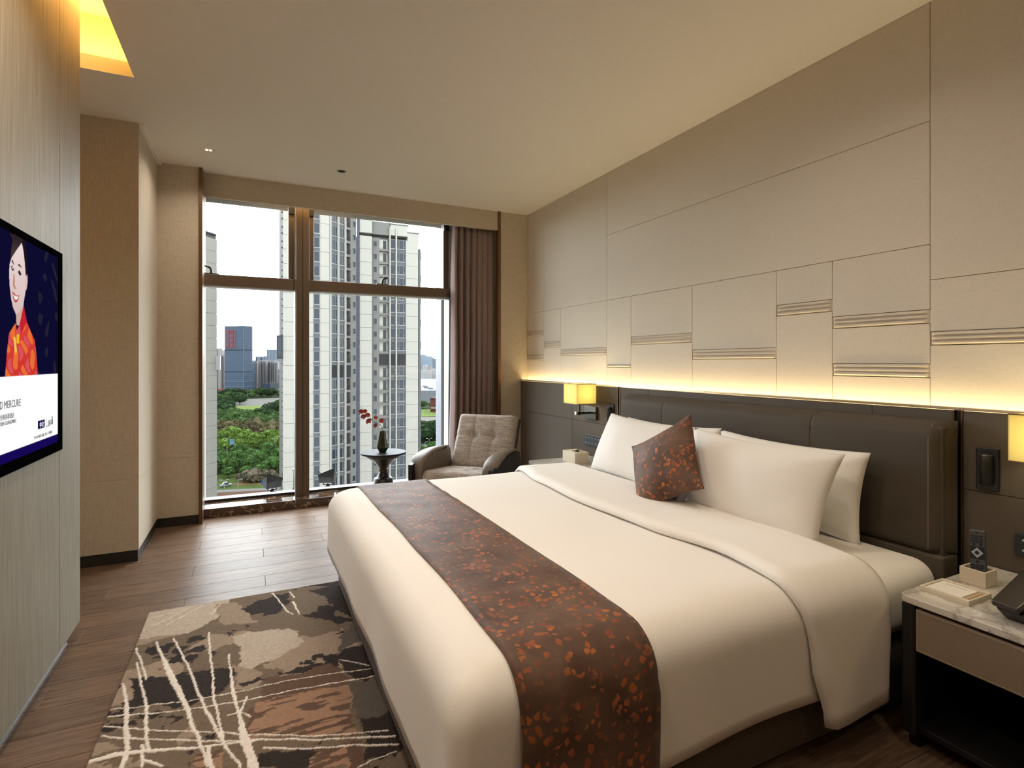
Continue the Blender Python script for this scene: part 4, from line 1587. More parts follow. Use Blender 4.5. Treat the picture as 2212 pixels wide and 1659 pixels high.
for k, (u, v, s) in enumerate(((781, 889, 1.0), (788, 887, 0.9), (785, 897, 1.15), (796, 894, 1.05), (794, 907, 1.25), (811, 903, 0.85), (824, 910, 1.05), (809, 918, 0.95))):
    c = bp_(u, v, random.uniform(-0.02, 0.02))
    blo = bpy.data.objects.new('blossom', MB().sphere((0, 0, 0), 0.003, 8, 6).mesh('blossom', BUD, smooth=True))
    COL.objects.link(blo)
    blo.parent = br
    blo.matrix_parent_inverse = Matrix.Translation(-Vector(br.location))
    d = Vector((random.uniform(-0.7, 0.5), -1, random.uniform(-0.6, 0.4)))
    blo.matrix_basis = Matrix.Translation(c) @ d.to_track_quat('Z', 'Y').to_matrix().to_4x4() @ Matrix.Scale(s * 1.35, 4)
    for q in range(5):
        po = link('petal', pet_me, blo)
        po.matrix_basis = Matrix.Rotation(2 * PI * q / 5 + k, 4, 'Z') @ Matrix.Rotation(0.35, 4, 'X')
for u, v in ((780, 881), (775, 884), (784, 883)):
    MB().sphere(bp_(u, v), 0.004, 8, 6).build('bud', BUD, br, smooth=True)

# ================================================================== ARMCHAIR
AC = (1.65, 4.24, 0)
ac = thing('armchair', 'grey heathered lounge armchair with buttoned back and brown leather arms', 'armchair', AC, -PI / 4)


def tuft(a, b, btn, seams, depth, rad):
    d = 0.0
    for (p, q) in btn:
        d += depth * math.exp(-(((a - p) / rad) ** 2 + ((b - q) / rad) ** 2))
    for ax, val in seams:
        t = (a - val) if ax == 'a' else (b - val)
        d += 0.007 * math.exp(-(t / 0.010) ** 2)
    return d


def cushion_block(w, dpt, th, n, m, btn, seams, rnd_=0.045, puff=0.012):
    """rounded upholstery block, local x -w/2..w/2, y 0..dpt, z 0..th (top buttoned)"""
    mb = MB()

    def side(d, r):
        return r - math.sqrt(max(0.0, r * r - max(0.0, r - d) ** 2))

    def top(i, j):
        a = 0.5 - 0.5 * math.cos(PI * i / (n - 1))
        b = 0.5 - 0.5 * math.cos(PI * j / (m - 1))
        a = 0.5 * a + 0.5 * i / (n - 1)
        b = 0.5 * b + 0.5 * j / (m - 1)
        x = -w / 2 + w * a
        y = dpt * b
        e = min(x + w / 2, w / 2 - x)
        g = min(y, dpt - y)
        z = th - side(e, rnd_) - side(g, rnd_) + puff * math.sin(PI * a) * math.sin(PI * b)
        z -= tuft(x, y, btn, seams, 0.036, 0.036)
        return (x, y, max(z, th - rnd_ * 1.2))
    mb.grid(top, n, m)
    o = len(mb.v)
    mb.grid(lambda i, j: (-w / 2 + w * i / (n - 1), dpt * j / (m - 1), 0.0), n, m)
    # walls
    idx = lambda i, j: i * m + j
    ring = [(i, 0) for i in range(n)] + [(n - 1, j) for j in range(1, m)] + [(i, m - 1) for i in range(n - 2, -1, -1)] + [(0, j) for j in range(m - 2, 0, -1)]
    for k in range(len(ring)):
        p, q = ring[k], ring[(k + 1) % len(ring)]
        mb.face((idx(*p), idx(*q), o + idx(*q), o + idx(*p)))
    return mb


seat = cushion_block(0.545, 0.56, 0.14, 40, 40, [(-0.09, 0.30), (0.09, 0.30)], [('a', -0.09), ('a', 0.09), ('b', 0.30)])
seat.xform(Matrix.Translation((0, -0.36, 0.305)) @ Matrix.Rotation(math.radians(-6), 4, 'X'))
seat.build('seat', CHAIRFAB, ac, smooth=True, local=True)
back = cushion_block(0.54, 0.50, 0.12, 40, 40, [(-0.09, 0.29), (0.09, 0.29)], [('a', -0.09), ('a', 0.09), ('b', 0.29)])
BM_ = Matrix.Translation((0, 0.27, 0.335)) @ Matrix.Rotation(math.radians(65), 4, 'X')
back.xform(BM_)
back.build('backrest', CHAIRFAB, ac, smooth=True, local=True)
sb_ = MB().box(-0.285, 0.285, -0.05, 0.50, -0.024, -0.002)
sb_.xform(BM_)
sb_.build('back_shell', BLACKWOOD, ac, bevel=0.008, seg=3, local=True)
for s in (-1, 1):
    # leather pad: broad wing on top, turning down at the front on the inner side
    path = [(0.22, 0.552), (0.10, 0.560), (-0.05, 0.562), (-0.18, 0.553), (-0.28, 0.528), (-0.335, 0.490), (-0.352, 0.44), (-0.348, 0.38), (-0.335, 0.33)]
    pp = spline([(0, y, z) for y, z in path], 30)
    m = MB()
    K = 16

    def fn(i, j):
        p = pp[i]
        a = pp[max(i - 1, 0)]
        b = pp[min(i + 1, 29)]
        t = (b - a).normalized()
        nrm = Vector((0, t.z, -t.y))
        ang = 2 * PI * j / K
        f = i / 29
        wd = 0.064 * min(1.0, 0.35 + 1.6 * f) if f < 0.55 else 0.064 - 0.030 * min(1.0, (f - 0.55) / 0.2)
        ctr = 0.318 if f < 0.55 else 0.318 - 0.030 * min(1.0, (f - 0.55) / 0.2)
        tk = 0.020 * min(1.0, 0.4 + 2 * f)
        sx_ = math.copysign(abs(math.cos(ang)) ** 0.7, math.cos(ang))
        return Vector((s * ctr, 0, 0)) + p + Vector((1, 0, 0)) * (wd * sx_) + nrm * (tk * math.sin(ang))
    m.grid(fn, 30, K, close_v=True)
    m.face([k for k in range(K)])
    m.face([29 * K + k for k in range(K)])
    m.build('arm_pad', ARMLEA, ac, smooth=True, local=True)
    prof = [(0.20, 0.545), (0.0, 0.552), (-0.18, 0.54), (-0.28, 0.51), (-0.325, 0.46), (-0.335, 0.40), (-0.32, 0.30), (0.15, 0.30), (0.24, 0.40)]
    MB().prism([(s * 0.275, y, z) for y, z in prof], (s * 0.045, 0, 0)).build('arm_lining', ARMLEA, ac, local=True, bevel=0.006)
    prof2 = [(0.24, 0.535), (0.0, 0.545), (-0.20, 0.535), (-0.31, 0.51), (-0.392, 0.487), (-0.392, 0.37), (-0.35, 0.30), (0.15, 0.30), (0.27, 0.40)]
    MB().prism([(s * 0.3205, y, z) for y, z in prof2], (s * 0.040, 0, 0)).build('arm_shell', BLACKWOOD, ac, local=True, bevel=0.004)
MB().box(-0.27, 0.27, -0.30, 0.24, 0.255, 0.303).build('seat_frame', BLACKWOOD, ac, local=True, bevel=0.01)
MB().lathe([(0.03, 0.05), (0.03, 0.256)], (0, -0.03, 0), 20).build('column', BLACK, ac, local=True)
for k in range(4):
    a = PI / 4 + k * PI / 2
    MB().tube([(0, -0.03, 0.065), (0.15 * math.cos(a), -0.03 + 0.15 * math.sin(a), 0.05), (0.30 * math.cos(a), -0.03 + 0.30 * math.sin(a), 0.014)], [0.02, 0.017, 0.013], 8).build('leg', BLACK, ac, local=True)

# ================================================================== CURTAIN
cur = MB()
NCX, NCZ = 150, 26
folds = [0.0]


def curt(i, j):
    a = i / (NCX - 1)
    h = j / (NCZ - 1)
    z = 0.085 + (2.72 - 0.085) * h
    left = 1.80 + 0.05 * h + 0.012 * math.sin(h * 5)
    right = 2.318 - 0.008 * math.sin(3 * h)
    x = left + (right - left) * a
    amp = 0.042 * (1 - 0.35 * h ** 3)
    ph = a * 2 * PI * 7.5 + 0.5 * math.sin(a * 9) + 0.25 * math.sin(h * 3 + a * 4)
    y = 5.245 + amp * math.sin(ph) + 0.012 * math.sin(ph * 2.1 + h * 1.5)
    x += 0.016 * math.cos(ph) * (1 - 0.3 * h)
    return (x, y, z)


cur.grid(curt, NCX, NCZ)
co = cur.build('curtain', CURTAIN, None, smooth=True, label='dark plum brown pleated curtain drawn to the side of the window', cat='curtain')
csol = co.modifiers.new('thickness', 'SOLIDIFY')
csol.thickness = 0.003

# ================================================================== FLOODLIGHTS ON THE LEDGE
FLB = mat('flood_black', rgb(44, 46, 48), 0.35, noise=60, var=0.1)
GLASSY = mat('flood_lens', rgb(120, 126, 130), 0.1, noise=20)


def floodlight(u, yaw, label, side=1):
    p = onp(u, 1060, 'Y', 5.57)
    t = thing('floodlight', label, 'floodlight', (p.x, 5.57, 0.066), yaw)
    MB().lathe([(0.03, 0.0), (0.032, 0.012), (0.022, 0.03), (0.012, 0.045)], (0, 0, 0), 16).build('foot', FLB, t, smooth=True, local=True)
    MB().box(-0.045, 0.045, -0.006, 0.006, 0.03, 0.04).box(-0.045, -0.038, -0.006, 0.006, 0.04, 0.085).box(0.038, 0.045, -0.006, 0.006, 0.04, 0.085).build('bracket', FLB, t, local=True)
    MB().hexa([(-0.075, -0.035, 0.055), (0.075, -0.035, 0.055), (0.065, 0.05, 0.07), (-0.065, 0.05, 0.07), (-0.075, -0.045, 0.125), (0.075, -0.045, 0.125), (0.065, 0.045, 0.13), (-0.065, 0.045, 0.13)]).build('housing', FLB, t, bevel=0.004, local=True)
    MB().box(-0.07, 0.07, -0.04, 0.04, 0.128, 0.133).build('lens', GLASSY, t, local=True)
    v = MB()
    v.prism([(-0.078, -0.046, 0.125), (-0.078, 0.046, 0.13), (-0.078, -0.046, 0.175)], (0.004, 0, 0))
    v.prism([(0.074, -0.046, 0.125), (0.074, 0.046, 0.13), (0.074, -0.046, 0.175)], (0.004, 0, 0))
    v.prism([(-0.078 * side, -0.050, 0.12), (0.078 * side, -0.050, 0.12), (0.078 * side, -0.050, 0.142), (-0.078 * side, -0.050, 0.205)], (0, 0.005, 0))
    v.build('visor', FLB, t, local=True)
    for k in range(8):
        if k in (3, 4):
            continue
        MB().box(-0.055 + k * 0.0145, -0.047 + k * 0.0145, -0.0365, -0.0345, 0.062, 0.074).build('vent', GLASSY, t, local=True)
    return t


floodlight(588, 0.45, 'black floodlight with a slanted visor on the outer ledge before the park')
floodlight(708, -0.45, 'black floodlight with a slanted visor on the outer ledge before the balconies', -1)
p = onp(639, 1060, 'Y', 5.57)
t = thing('floodlight', 'narrow upright black floodlight on the outer ledge beside the mullion', 'floodlight', (p.x, 5.57, 0.066), 0.12)
MB().hexa([(-0.018, -0.05, 0.02), (0.024, -0.05, 0.02), (0.024, 0.05, 0.02), (-0.018, 0.05, 0.02), (-0.012, -0.06, 0.185), (0.03, -0.06, 0.185), (0.03, 0.06, 0.185), (-0.012, 0.06, 0.185)]).build('housing', mat('flood_olive', rgb(70, 72, 60), 0.4, noise=60), t, bevel=0.003, local=True)
MB().box(-0.018, 0.034, -0.062, 0.062, 0.1855, 0.212).build('cover', GLASSY, t, bevel=0.003, local=True)
MB().box(-0.02, 0.026, -0.03, 0.03, 0.0, 0.019).build('foot', FLB, t, bevel=0.003, local=True)
MB().tube([(-0.02, -0.03, 0.005), (-0.035, -0.04, 0.02), (-0.03, -0.045, 0.045), (-0.019, -0.045, 0.05)], 0.005, 8).build('cable', FLB, t, local=True)

# ================================================================== OUTSIDE
GZ = -58.0
SPEC[0] = 0.02


def xs(r, g, b, k):
    return (lin(r) / k, lin(g) / k, lin(b) / k, 1.0)


def xv(r, g, b):       # walls: albedo that gives this shade under half an overcast sky
    return xs(r, g, b, 7.9)


def xh(r, g, b):       # ground and roofs: under the whole sky
    return xs(r, g, b, 13.5)


def xt(r, g, b):       # foliage
    return xs(r, g, b, 7.0)


CONC = mat('white_facade_panel', xv(226, 222, 210), 0.7, noise=0.6, var=0.03)
CONC2 = mat('grey_facade', xv(158, 156, 150), 0.75, noise=0.8, var=0.04)
SPAN = mat('spandrel_grey', xv(128, 129, 131), 0.6, noise=1.5, var=0.06)
WGLASS = mat('facade_glass', xv(66, 74, 86), 0.15, noise=0.35, var=0.3, spec=0.10)
WFRAME = mat('facade_frame', xv(196, 200, 204), 0.5, noise=3, var=0.03)
RAILM = mat('balcony_rail', xv(92, 92, 94), 0.5, noise=3)
DARKV = mat('louvre_grey', xv(96, 98, 102), 0.7, noise=3, var=0.1)
RECESS = mat('recess_white_lifted', xs(226, 222, 210, 5.0), 0.8, noise=1, var=0.03)  # facade white lightened to offset the weaker sky light in the recesses
JNT = mat('facade_joint', xv(150, 148, 140), 0.8, noise=2)


def ground_at(u, d):
    """floor point of the town below at picture column u and distance d along the view axis"""
    r = ray(u, HY)
    return Vector((r.x * d, r.y * d, GZ))


class Facade:
    """vertical plane through P, running along unit vector D, facing N; t along, z up"""
    def __init__(self, root, P, D, z0, z1, fh=3.0, phase=0.0):
        self.root = root
        self.P = Vector((P[0], P[1], 0))
        self.D = Vector((D[0], D[1], 0)).normalized()
        self.N = Vector((self.D.y, -self.D.x, 0))
        self.z0, self.z1, self.fh = z0, z1, fh
        k = math.ceil((z0 - phase) / fh)
        self.floors = []
        while phase + k * fh + fh <= z1 + 0.01:
            self.floors.append(phase + k * fh)
            k += 1
        self.cache = {}

    def mtx(self, t, z, out=0.0):
        p = self.P + self.D * t + self.N * out
        D, N = self.D, self.N
        return Matrix(((D.x, -N.x, 0, p.x), (D.y, -N.y, 0, p.y), (0, 0, 1, z), (0, 0, 0, 1)))

    def put(self, name, key, maker, t, z, out=0.0, parent=None):
        if key not in self.cache:
            mb, mats = maker()
            self.cache[key] = mb.mesh(name, mats)
        o = bpy.data.objects.new(name, self.cache[key])
        COL.objects.link(o)
        M = self.mtx(t, z, out)
        if parent is None:
            o.parent = self.root
            o.matrix_parent_inverse = Matrix.Translation(-Vector(self.root.location))
            o.matrix_basis = M
        else:
            o.parent = parent
        return o

    # local frame of the makers: x along the facade, y into the building, z up
    def panels(self, t0, t1, out=0.1, step=3.0):
        w = t1 - t0
        z = self.floors[0]
        for z in self.floors:
            self.put('facade_panel', ('pan', round(w, 3), out), lambda: (MB().box(0.02, w - 0.02, -0.0, 0.3, 0.025, self.fh - 0.025), CONC), t0, z, out)

    def wins(self, t0, t1, out=0.02, nm='strip', skip=(), sash=True):
        w = t1 - t0
        h0, h1 = 0.75, self.fh - 0.02
        for fi, z in enumerate(self.floors):
            if fi in skip:
                self.put('louvre', ('lou', round(w, 3)), lambda: (louvre(w, self.fh), [DARKV, SPAN]), t0, z, out)
                continue
            self.put('spandrel', ('spa', round(w, 3)), lambda: (MB().box(0, w, 0, 0.25, 0.0, h0), SPAN), t0, z, out)
            g = self.put('window', ('win', round(w, 3)), lambda: (MB().box(0, w, 0.08, 0.25, h0, h1), WGLASS), t0, z, out)

            def fr():
                m = MB()
                m.box(0, w, -0.06, 0.1, h0 - 0.04, h0 + 0.13)
                m.box(0, w, 0.0, 0.1, h1 - 0.07, h1)
                e = 0.06
                m.box(0, e, 0.02, 0.1, h0 + 0.11, h1 - 0.07)
                m.box(w - e, w, 0.02, 0.1, h0 + 0.11, h1 - 0.07)
                if sash:
                    for f in (0.27, 0.75):
                        m.box(w * f - 0.03, w * f + 0.03, 0.03, 0.1, h0 + 0.11, h1 - 0.07)
                    m.box(e, w * 0.27, 0.03, 0.1, h0 + 0.55, h0 + 0.61)
                    m.box(w * 0.75, w - e, 0.03, 0.1, h0 + 0.55, h0 + 0.61)
                return m, WFRAME
            self.put('window_frame', ('wfr', round(w, 3), sash), fr, t0, z, out, parent=g)

    def smallwins(self, t0, t1, tw0, tw1, skip=(), out=0.0):
        w = t1 - t0
        for fi, z in enumerate(self.floors):
            a, b = tw0 - t0, tw1 - t0
            self.put('wall_piece', ('swp', round(t0, 3)), lambda: (MB().box(0, a, 0, 0.3, 0, self.fh).box(b, w, 0, 0.3, 0, self.fh).box(a, b, 0, 0.3, 0, 0.95).box(a, b, 0, 0.3, 2.15, self.fh), CONC2), t0, z, out)
            self.put('window', ('sww', round(t0, 3)), lambda: (MB().box(a, b, 0.2, 0.3, 0.95, 2.15), WGLASS), t0, z, out)
            self.put('window_sill', ('sws', round(t0, 3)), lambda: (MB().box(a - 0.06, b + 0.06, -0.08, 0.1, 0.87, 0.95), WFRAME), t0, z, out)

    def balconies(self, t0, t1, door, skip=(), out=0.0, depth=1.2, rail=True):
        w = t1 - t0
        for fi, z in enumerate(self.floors):
            if fi in skip:
                self.put('louvre', ('lou', round(w, 3)), lambda: (louvre(w, self.fh), [DARKV, SPAN]), t0, z, out)
                continue
            self.put('balcony_slab', ('bsl', round(w, 3)), lambda: (MB().box(0, w, -0.05, depth, 0, 0.55).box(0, 0.12, 0, depth, 0.55, self.fh).box(w - 0.12, w, 0, depth, 0.55, self.fh), CONC2), t0, z, out)
            self.put('recess_wall', ('brw', round(w, 3)), lambda: (MB().box(0.12, w - 0.12, depth, depth + 0.2, 0.55, self.fh), RECESS), t0, z, out)
            self.put('balcony_door', ('bdo', round(w, 3)), lambda: (MB().box(w * door[0], w * door[1], depth - 0.08, depth - 0.01, 0.6, 2.75), WGLASS), t0, z, out)

            def rl():
                m = MB()
                m.box(0, w, 0.0, 0.06, 1.55, 1.62)
                n = max(4, int(w / 0.22))
                for k in range(n + 1):
                    m.box(w * k / n - 0.02, w * k / n + 0.02, 0.01, 0.05, 0.55, 1.55)
                return m, RAILM
            if rail:
                self.put('railing', ('brl', round(w, 3)), rl, t0, z, out)


def louvre(w, fh):
    m = MB()
    m.box(0, w, 0.1, 0.3, 0.0, fh, 0)
    m.box(0, w, -0.02, 0.3, 0.0, 0.35, 1)
    n = max(6, int(w / 0.16))
    for k in range(n):
        m.box(w * (k + 0.2) / n, w * (k + 0.6) / n, 0.0, 0.1, 0.35, fh - 0.05, 0)
    return m


def tcol(u, P, D):
    """distance along a facade (through P, along D) seen at picture column u"""
    r = ray(u, HY)
    D = Vector((D[0], D[1])).normalized()
    # P + D t = s r
    det = D.x * (-r.y) - D.y * (-r.x)
    return ((-P[0]) * (-r.y) - (-P[1]) * (-r.x)) / det


# ---- white apartment tower with the balconies
FA_P, FA_D = (5.9, 121.0), (1.0, 0.0)
ta = thing('apartment_tower', 'tall white apartment tower with window bays and recessed balconies, top out of sight', 'building', (12, 126, GZ))
zlo, zhi = -46.0, 49.0
FA = Facade(ta, FA_P, FA_D, zlo, zhi, phase=0.6)
ca = lambda u: tcol(u, FA_P, FA_D)
MB().prism([(5.9, 121.4, GZ), (14.6, 121.4, GZ), (14.6, 123.2, GZ), (20.6, 127.4, GZ), (20.6, 136, GZ), (5.9, 136, GZ)], (0, 0, zhi - GZ)).build('tower_core', CONC2, ta)
FA.panels(0.0, ca(677.5))
lv = {13}
FA.wins(ca(677.5), ca(690.5), out=0.25, sash=False)
FA.panels(ca(690.5), ca(711.5))
FB_P = (FA_P[0] + ca(711.5), 121.0)
FB_D = (0.815, 0.579)
FB = Facade(ta, FB_P, FB_D, zlo, zhi, phase=0.6)
cb_ = lambda u: tcol(u, FB_P, FB_D)
loufl = [i for i, z in enumerate(FB.floors) if -2.5 < z < 0.8][:1]
FB.put('fin', 'fin', lambda: (MB().box(0, 0.28, -0.25, 0.3, 0, zhi - zlo), CONC), cb_(711.5), zlo, 0.12)
FB.wins(cb_(713.5), cb_(728.5), skip=loufl)
FB.put('fin', 'fin', None, cb_(728.5), zlo, 0.12)
FB.wins(cb_(731.0), cb_(743.5), skip=loufl)
FB.put('fin', 'fin', None, cb_(743.5), zlo, 0.12)
FB.balconies(cb_(746.5), cb_(758.0), (0.05, 0.45), skip=loufl)
FB.smallwins(cb_(758.0), cb_(770.0), cb_(762), cb_(768))
for uu in (770.8, 772.6, 774.2):
    FB.put('drain_pipe', 'pipe', lambda: (MB().lathe([(0.09, 0), (0.09, zhi - zlo)], (0, 0, 0), 8), mat('pipe_blue_grey', xv(120, 124, 142), 0.5, noise=2)), cb_(uu), zlo, 0.12)
# projecting casement box on the side of the tower
MB().box(4.75, 5.88, 120.6, 122.0, 1.9, 6.8).build('side_bay', RAILM, ta)
MB().box(4.95, 5.6, 120.55, 120.6, 2.4, 6.3).build('side_bay_glass', WGLASS, ta)
for z in FA.floors:
    for dz in (0.3, 1.6):
        FA.put('side_ledge', 'sledge', lambda: (MB().box(-0.22, 0.0, 0.2, 1.2, 0, 0.16), RAILM), 0.0, z + dz, 0)

# ---- second tower, grey core with white blade
FC_P, FC_D = (22.3, 127.5), (1.0, -0.02)
tb2 = thing('apartment_tower', 'grey and white apartment tower with its flat roof in sight behind the side table', 'building', (30, 134, GZ))
ztop = 34.0
FC = Facade(tb2, FC_P, FC_D, zlo, ztop - 3.0, phase=0.2)
cc_ = lambda u: tcol(u, FC_P, FC_D)
MB().box(22.4, 36.6, 129.0, 140, GZ, ztop - 3.2).build('tower_core', CONC2, tb2)
lf2 = [i for i, z in enumerate(FC.floors) if -2.5 < z < 0.6][:1]
FC.panels(0.0, cc_(801.5), out=1.2)
MB().box(22.3, 22.3 + cc_(801.5), 126.3, 130, ztop - 3.1, 48).build('blade_top', CONC, tb2)
FC.smallwins(cc_(801.5), cc_(818.5), cc_(807), cc_(813.5))
FC.balconies(cc_(818.5), cc_(840.5), (0.5, 0.82), skip=lf2, rail=False)
FC.put('fin', 'fin', lambda: (MB().box(0, 0.3, -0.35, 0.3, 0, ztop - zlo - 1.2), CONC), cc_(840.5), zlo, 0.12)
FC.wins(cc_(843.5), cc_(854.0), skip=lf2, sash=False)
FC.put('fin', 'fin', None, cc_(854.0), zlo, 0.12)
FC.wins(cc_(857.0), cc_(876.0), skip=lf2)
FC.panels(cc_(876.5), cc_(903.0), out=0.15)
MB().box(36.3, 36.85, 127.2, 140, GZ, ztop - 5.5).build('dark_edge', SPAN, tb2)
MB().box(25.2, 29.7, 127.3, 139, ztop - 3.0, ztop).build('roof_block', CONC2, tb2)
MB().box(29.5, 33.6, 127.1, 139, ztop - 2.9, ztop - 0.4).build('parapet', CONC, tb2)
MB().box(29.4, 33.8, 127.0, 139, ztop - 0.4, ztop - 0.15).build('roof_edge', SPAN, tb2)
MB().box(33.6, 36.3, 127.1, 139, ztop - 4.2, ztop - 2.0).build('parapet', CONC, tb2)
MB().box(33.5, 36.5, 127.0, 139, ztop - 2.0, ztop - 1.75).build('roof_edge', SPAN, tb2)
for x in (29.0, 29.6, 36.0):
    MB().tube([(x, 127.6, ztop - 2), (x, 127.6, ztop + 1.0)], 0.05, 6).build('roof_rod', RAILM, tb2)
for k in range(9):
    z = ztop - 8 - k * 5.4
    MB().box(36.85, 37.15, 128, 128.6, z, z + 1.8).build('side_window', WGLASS, tb2)

# ---- plain tower at the pier
tl = thing('apartment_tower', 'plain pale tower with blank panel wall beside the fabric pier', 'building', (-22, 150, GZ))
dL = Vector((0.595, 0.804)).normalized()
rR = ray(466.5, HY)
PR = Vector((rR.x * 150 / rR.y, 150))
PL = PR - dL * 16
zt = 32.0
nn = Vector((dL.y, -dL.x))
lo_ = [(PL.x, PL.y, GZ), (PR.x, PR.y, GZ), (PR.x - nn.x * 12, PR.y - nn.y * 12, GZ), (PL.x - nn.x * 12, PL.y - nn.y * 12, GZ)]
MB().prism(lo_, (0, 0, zt - GZ)).build('tower_core', mat('plain_core', xv(150, 148, 142), 0.8, noise=1), tl)
FL = Facade(tl, (PL.x, PL.y), (dL.x, dL.y), zlo, zt, phase=1.0)
FL.panels(0.0, 7.9, out=0.3)
FL.panels(8.0, 16.0, out=0.3)
MB().tube([(PL.x, PL.y - 0.4, zt + 0.1), (PR.x, PR.y - 0.4, zt + 0.1)], 0.25, 6).build('roof_edge', SPAN, tl)
MB().tube([(PR.x - 2.2, PR.y - 1, zt), (PR.x - 1.2, PR.y - 1, zt + 1.6), (PR.x - 0.4, PR.y - 1, zt)], 0.08, 6).build('roof_rod', RAILM, tl)
MB().box(PR.x + 0.05, PR.x + 0.9, PR.y - 0.5, PR.y + 2, -0.6, 2.8).build('side_bay', BLACK, tl)


# ---- far buildings
def strip_mat(name, c1, c2, sx, sz, r=0.6, spec=0.5):
    """far facade: rows of windows too small to tell apart"""
    t = NT(name)
    t.b.inputs['Roughness'].default_value = r
    t.b.inputs['Specular IOR Level'].default_value = 0.03
    v = t.coords((1, 1, 1))
    sp = t.n('ShaderNodeSeparateXYZ')
    t.l(v, sp.inputs[0])

    def band(o, s, w):
        m = t.n('ShaderNodeMath', operation='MULTIPLY')
        m.inputs[1].default_value = s
        t.l(o, m.inputs[0])
        f = t.n('ShaderNodeMath', operation='FRACT')
        t.l(m.outputs[0], f.inputs[0])
        g = t.n('ShaderNodeMath', operation='GREATER_THAN')
        g.inputs[1].default_value = w
        t.l(f.outputs[0], g.inputs[0])
        return g.outputs[0]
    a = band(sp.outputs[0], sx, 0.45)
    b = band(sp.outputs[2], sz, 0.45)
    m = t.n('ShaderNodeMath', operation='MULTIPLY')
    t.l(a, m.inputs[0])
    t.l(b, m.inputs[1])
    mx = t.n('ShaderNodeMix', data_type='RGBA')
    t.l(m.outputs[0], mx.inputs[0])
    mx.inputs[6].default_value = c1
    mx.inputs[7].default_value = c2
    t.l(mx.outputs[2], t.b.inputs['Base Color'])
    return t.m


CURT = strip_mat('curtain_wall', xv(104, 124, 146), xv(82, 102, 126), 0.33, 0.25, 0.25, 0.6)
RESI = strip_mat('far_resi_white', xv(240, 238, 238), xv(186, 188, 198), 0.2, 0.33)
RESI2 = strip_mat('far_resi_pink', xv(222, 212, 208), xv(170, 168, 174), 0.25, 0.33)
RESI3 = strip_mat('far_resi_hazed', xv(170, 182, 198), xv(126, 142, 164), 0.12, 0.25)  # blue distance haze painted into the farthest facades


def block(u0, u1, d, v_top, m, depth=18.0, root=None, name='block', v_bot=None):
    a = ground_at(u0, d)
    b = ground_at(u1, d)
    ax = Vector((cs, cc))
    dd = d
    top = EYE + (HY - v_top) / FPX * d
    z0 = GZ if v_bot is None else EYE + (HY - v_bot) / FPX * d
    mb = MB().prism([(a.x, a.y, z0), (b.x, b.y, z0), (b.x + ax.x * depth, b.y + ax.y * depth, z0), (a.x + ax.x * depth, a.y + ax.y * depth, z0)], (0, 0, top - z0))
    return mb.build(name, m, root)


# glass office tower with the red characters
D0 = 1000.0
gt = thing('office_tower', 'dark blue glass office tower with rows of red characters beyond the park', 'building', tuple(ground_at(515, D0)))
g0, g1, g2 = ground_at(485.2, D0), ground_at(526, D0 - 14), ground_at(545, D0 + 8)
zt_ = EYE + (HY - 705) / FPX * D0
MB().prism([g0, g1, g2, g2 + Vector((6, 40, 0)), g0 + Vector((4, 44, 0))], (0, 0, zt_ - GZ)).build('glass_volume', CURT, gt)
BAND = mat('tower_band', xv(70, 84, 102), 0.4, noise=0.1)
LBAND = mat('tower_light_band', xv(140, 158, 176), 0.4, noise=0.1)
fdir = (g1 - g0).normalized()
fn_ = Vector((fdir.y, -fdir.x, 0))
for v_, hgt, mm in ((757, 1.6, BAND), (803.5, 1.6, BAND), (824, 1.2, LBAND), (836, 1.2, LBAND), (706, 1.2, LBAND)):
    z = EYE + (HY - v_) / FPX * D0
    MB().prism([g0 + fn_ * 0.6, g1 + fn_ * 0.6 - fdir * 0.5, g1 + fn_ * 0.1, g0 + fn_ * 0.1], (0, 0, hgt)).xform(Matrix.Translation((0, 0, z - GZ))).build('band', mm, gt)
    q = (g2 - g1).normalized()
    qn = Vector((q.y, -q.x, 0))
    MB().prism([g1 + qn * 0.6, g2 + qn * 0.6, g2 + qn * 0.1, g1 + qn * 0.1], (0, 0, hgt)).xform(Matrix.Translation((0, 0, z - GZ))).build('band', mm, gt)
MB().box(g1.x - 0.5, g1.x + 0.5, g1.y - 1.2, g1.y, GZ, zt_).build('corner_rib', LBAND, gt)
REDT = mat('red_sign_paint', xv(226, 120, 118), 0.6, noise=0.5, var=0.05)
for col_, uu in (('国企品质', 490), ('现楼租售', 501)):
    for k, ch in enumerate(col_):
        o = link('sign_character', text_mesh(ch, 8.2, REDT, 0.15), gt)
        vv_ = 720.5 + k * 10.3
        tt = (ground_at(uu, D0) - g0).length
        p = g0 + fdir * tt + fn_ * 0.9
        z = EYE + (HY - vv_) / FPX * D0
        o.matrix_basis = Matrix(((fdir.x, 0, fn_.x, p.x), (fdir.y, 0, fn_.y, p.y), (0, 1, 0, z), (0, 0, 0, 1)))
for k in range(9):
    p = g0 + fdir * ((ground_at(511.5, D0) - g0).length) + fn_ * 0.9
    z = EYE + (HY - (714 + k * 4.3)) / FPX * D0
    o = link('sign_character', text_mesh('0', 4.6, REDT, 0.15), gt)
    o.matrix_basis = Matrix(((fdir.x, 0, fn_.x, p.x), (fdir.y, 0, fn_.y, p.y), (0, 1, 0, z - 3), (0, 0, 0, 1))) @ Matrix.Diagonal((1.9, 0.95, 1, 1)) @ Matrix.Translation((0.1, 0, 0))

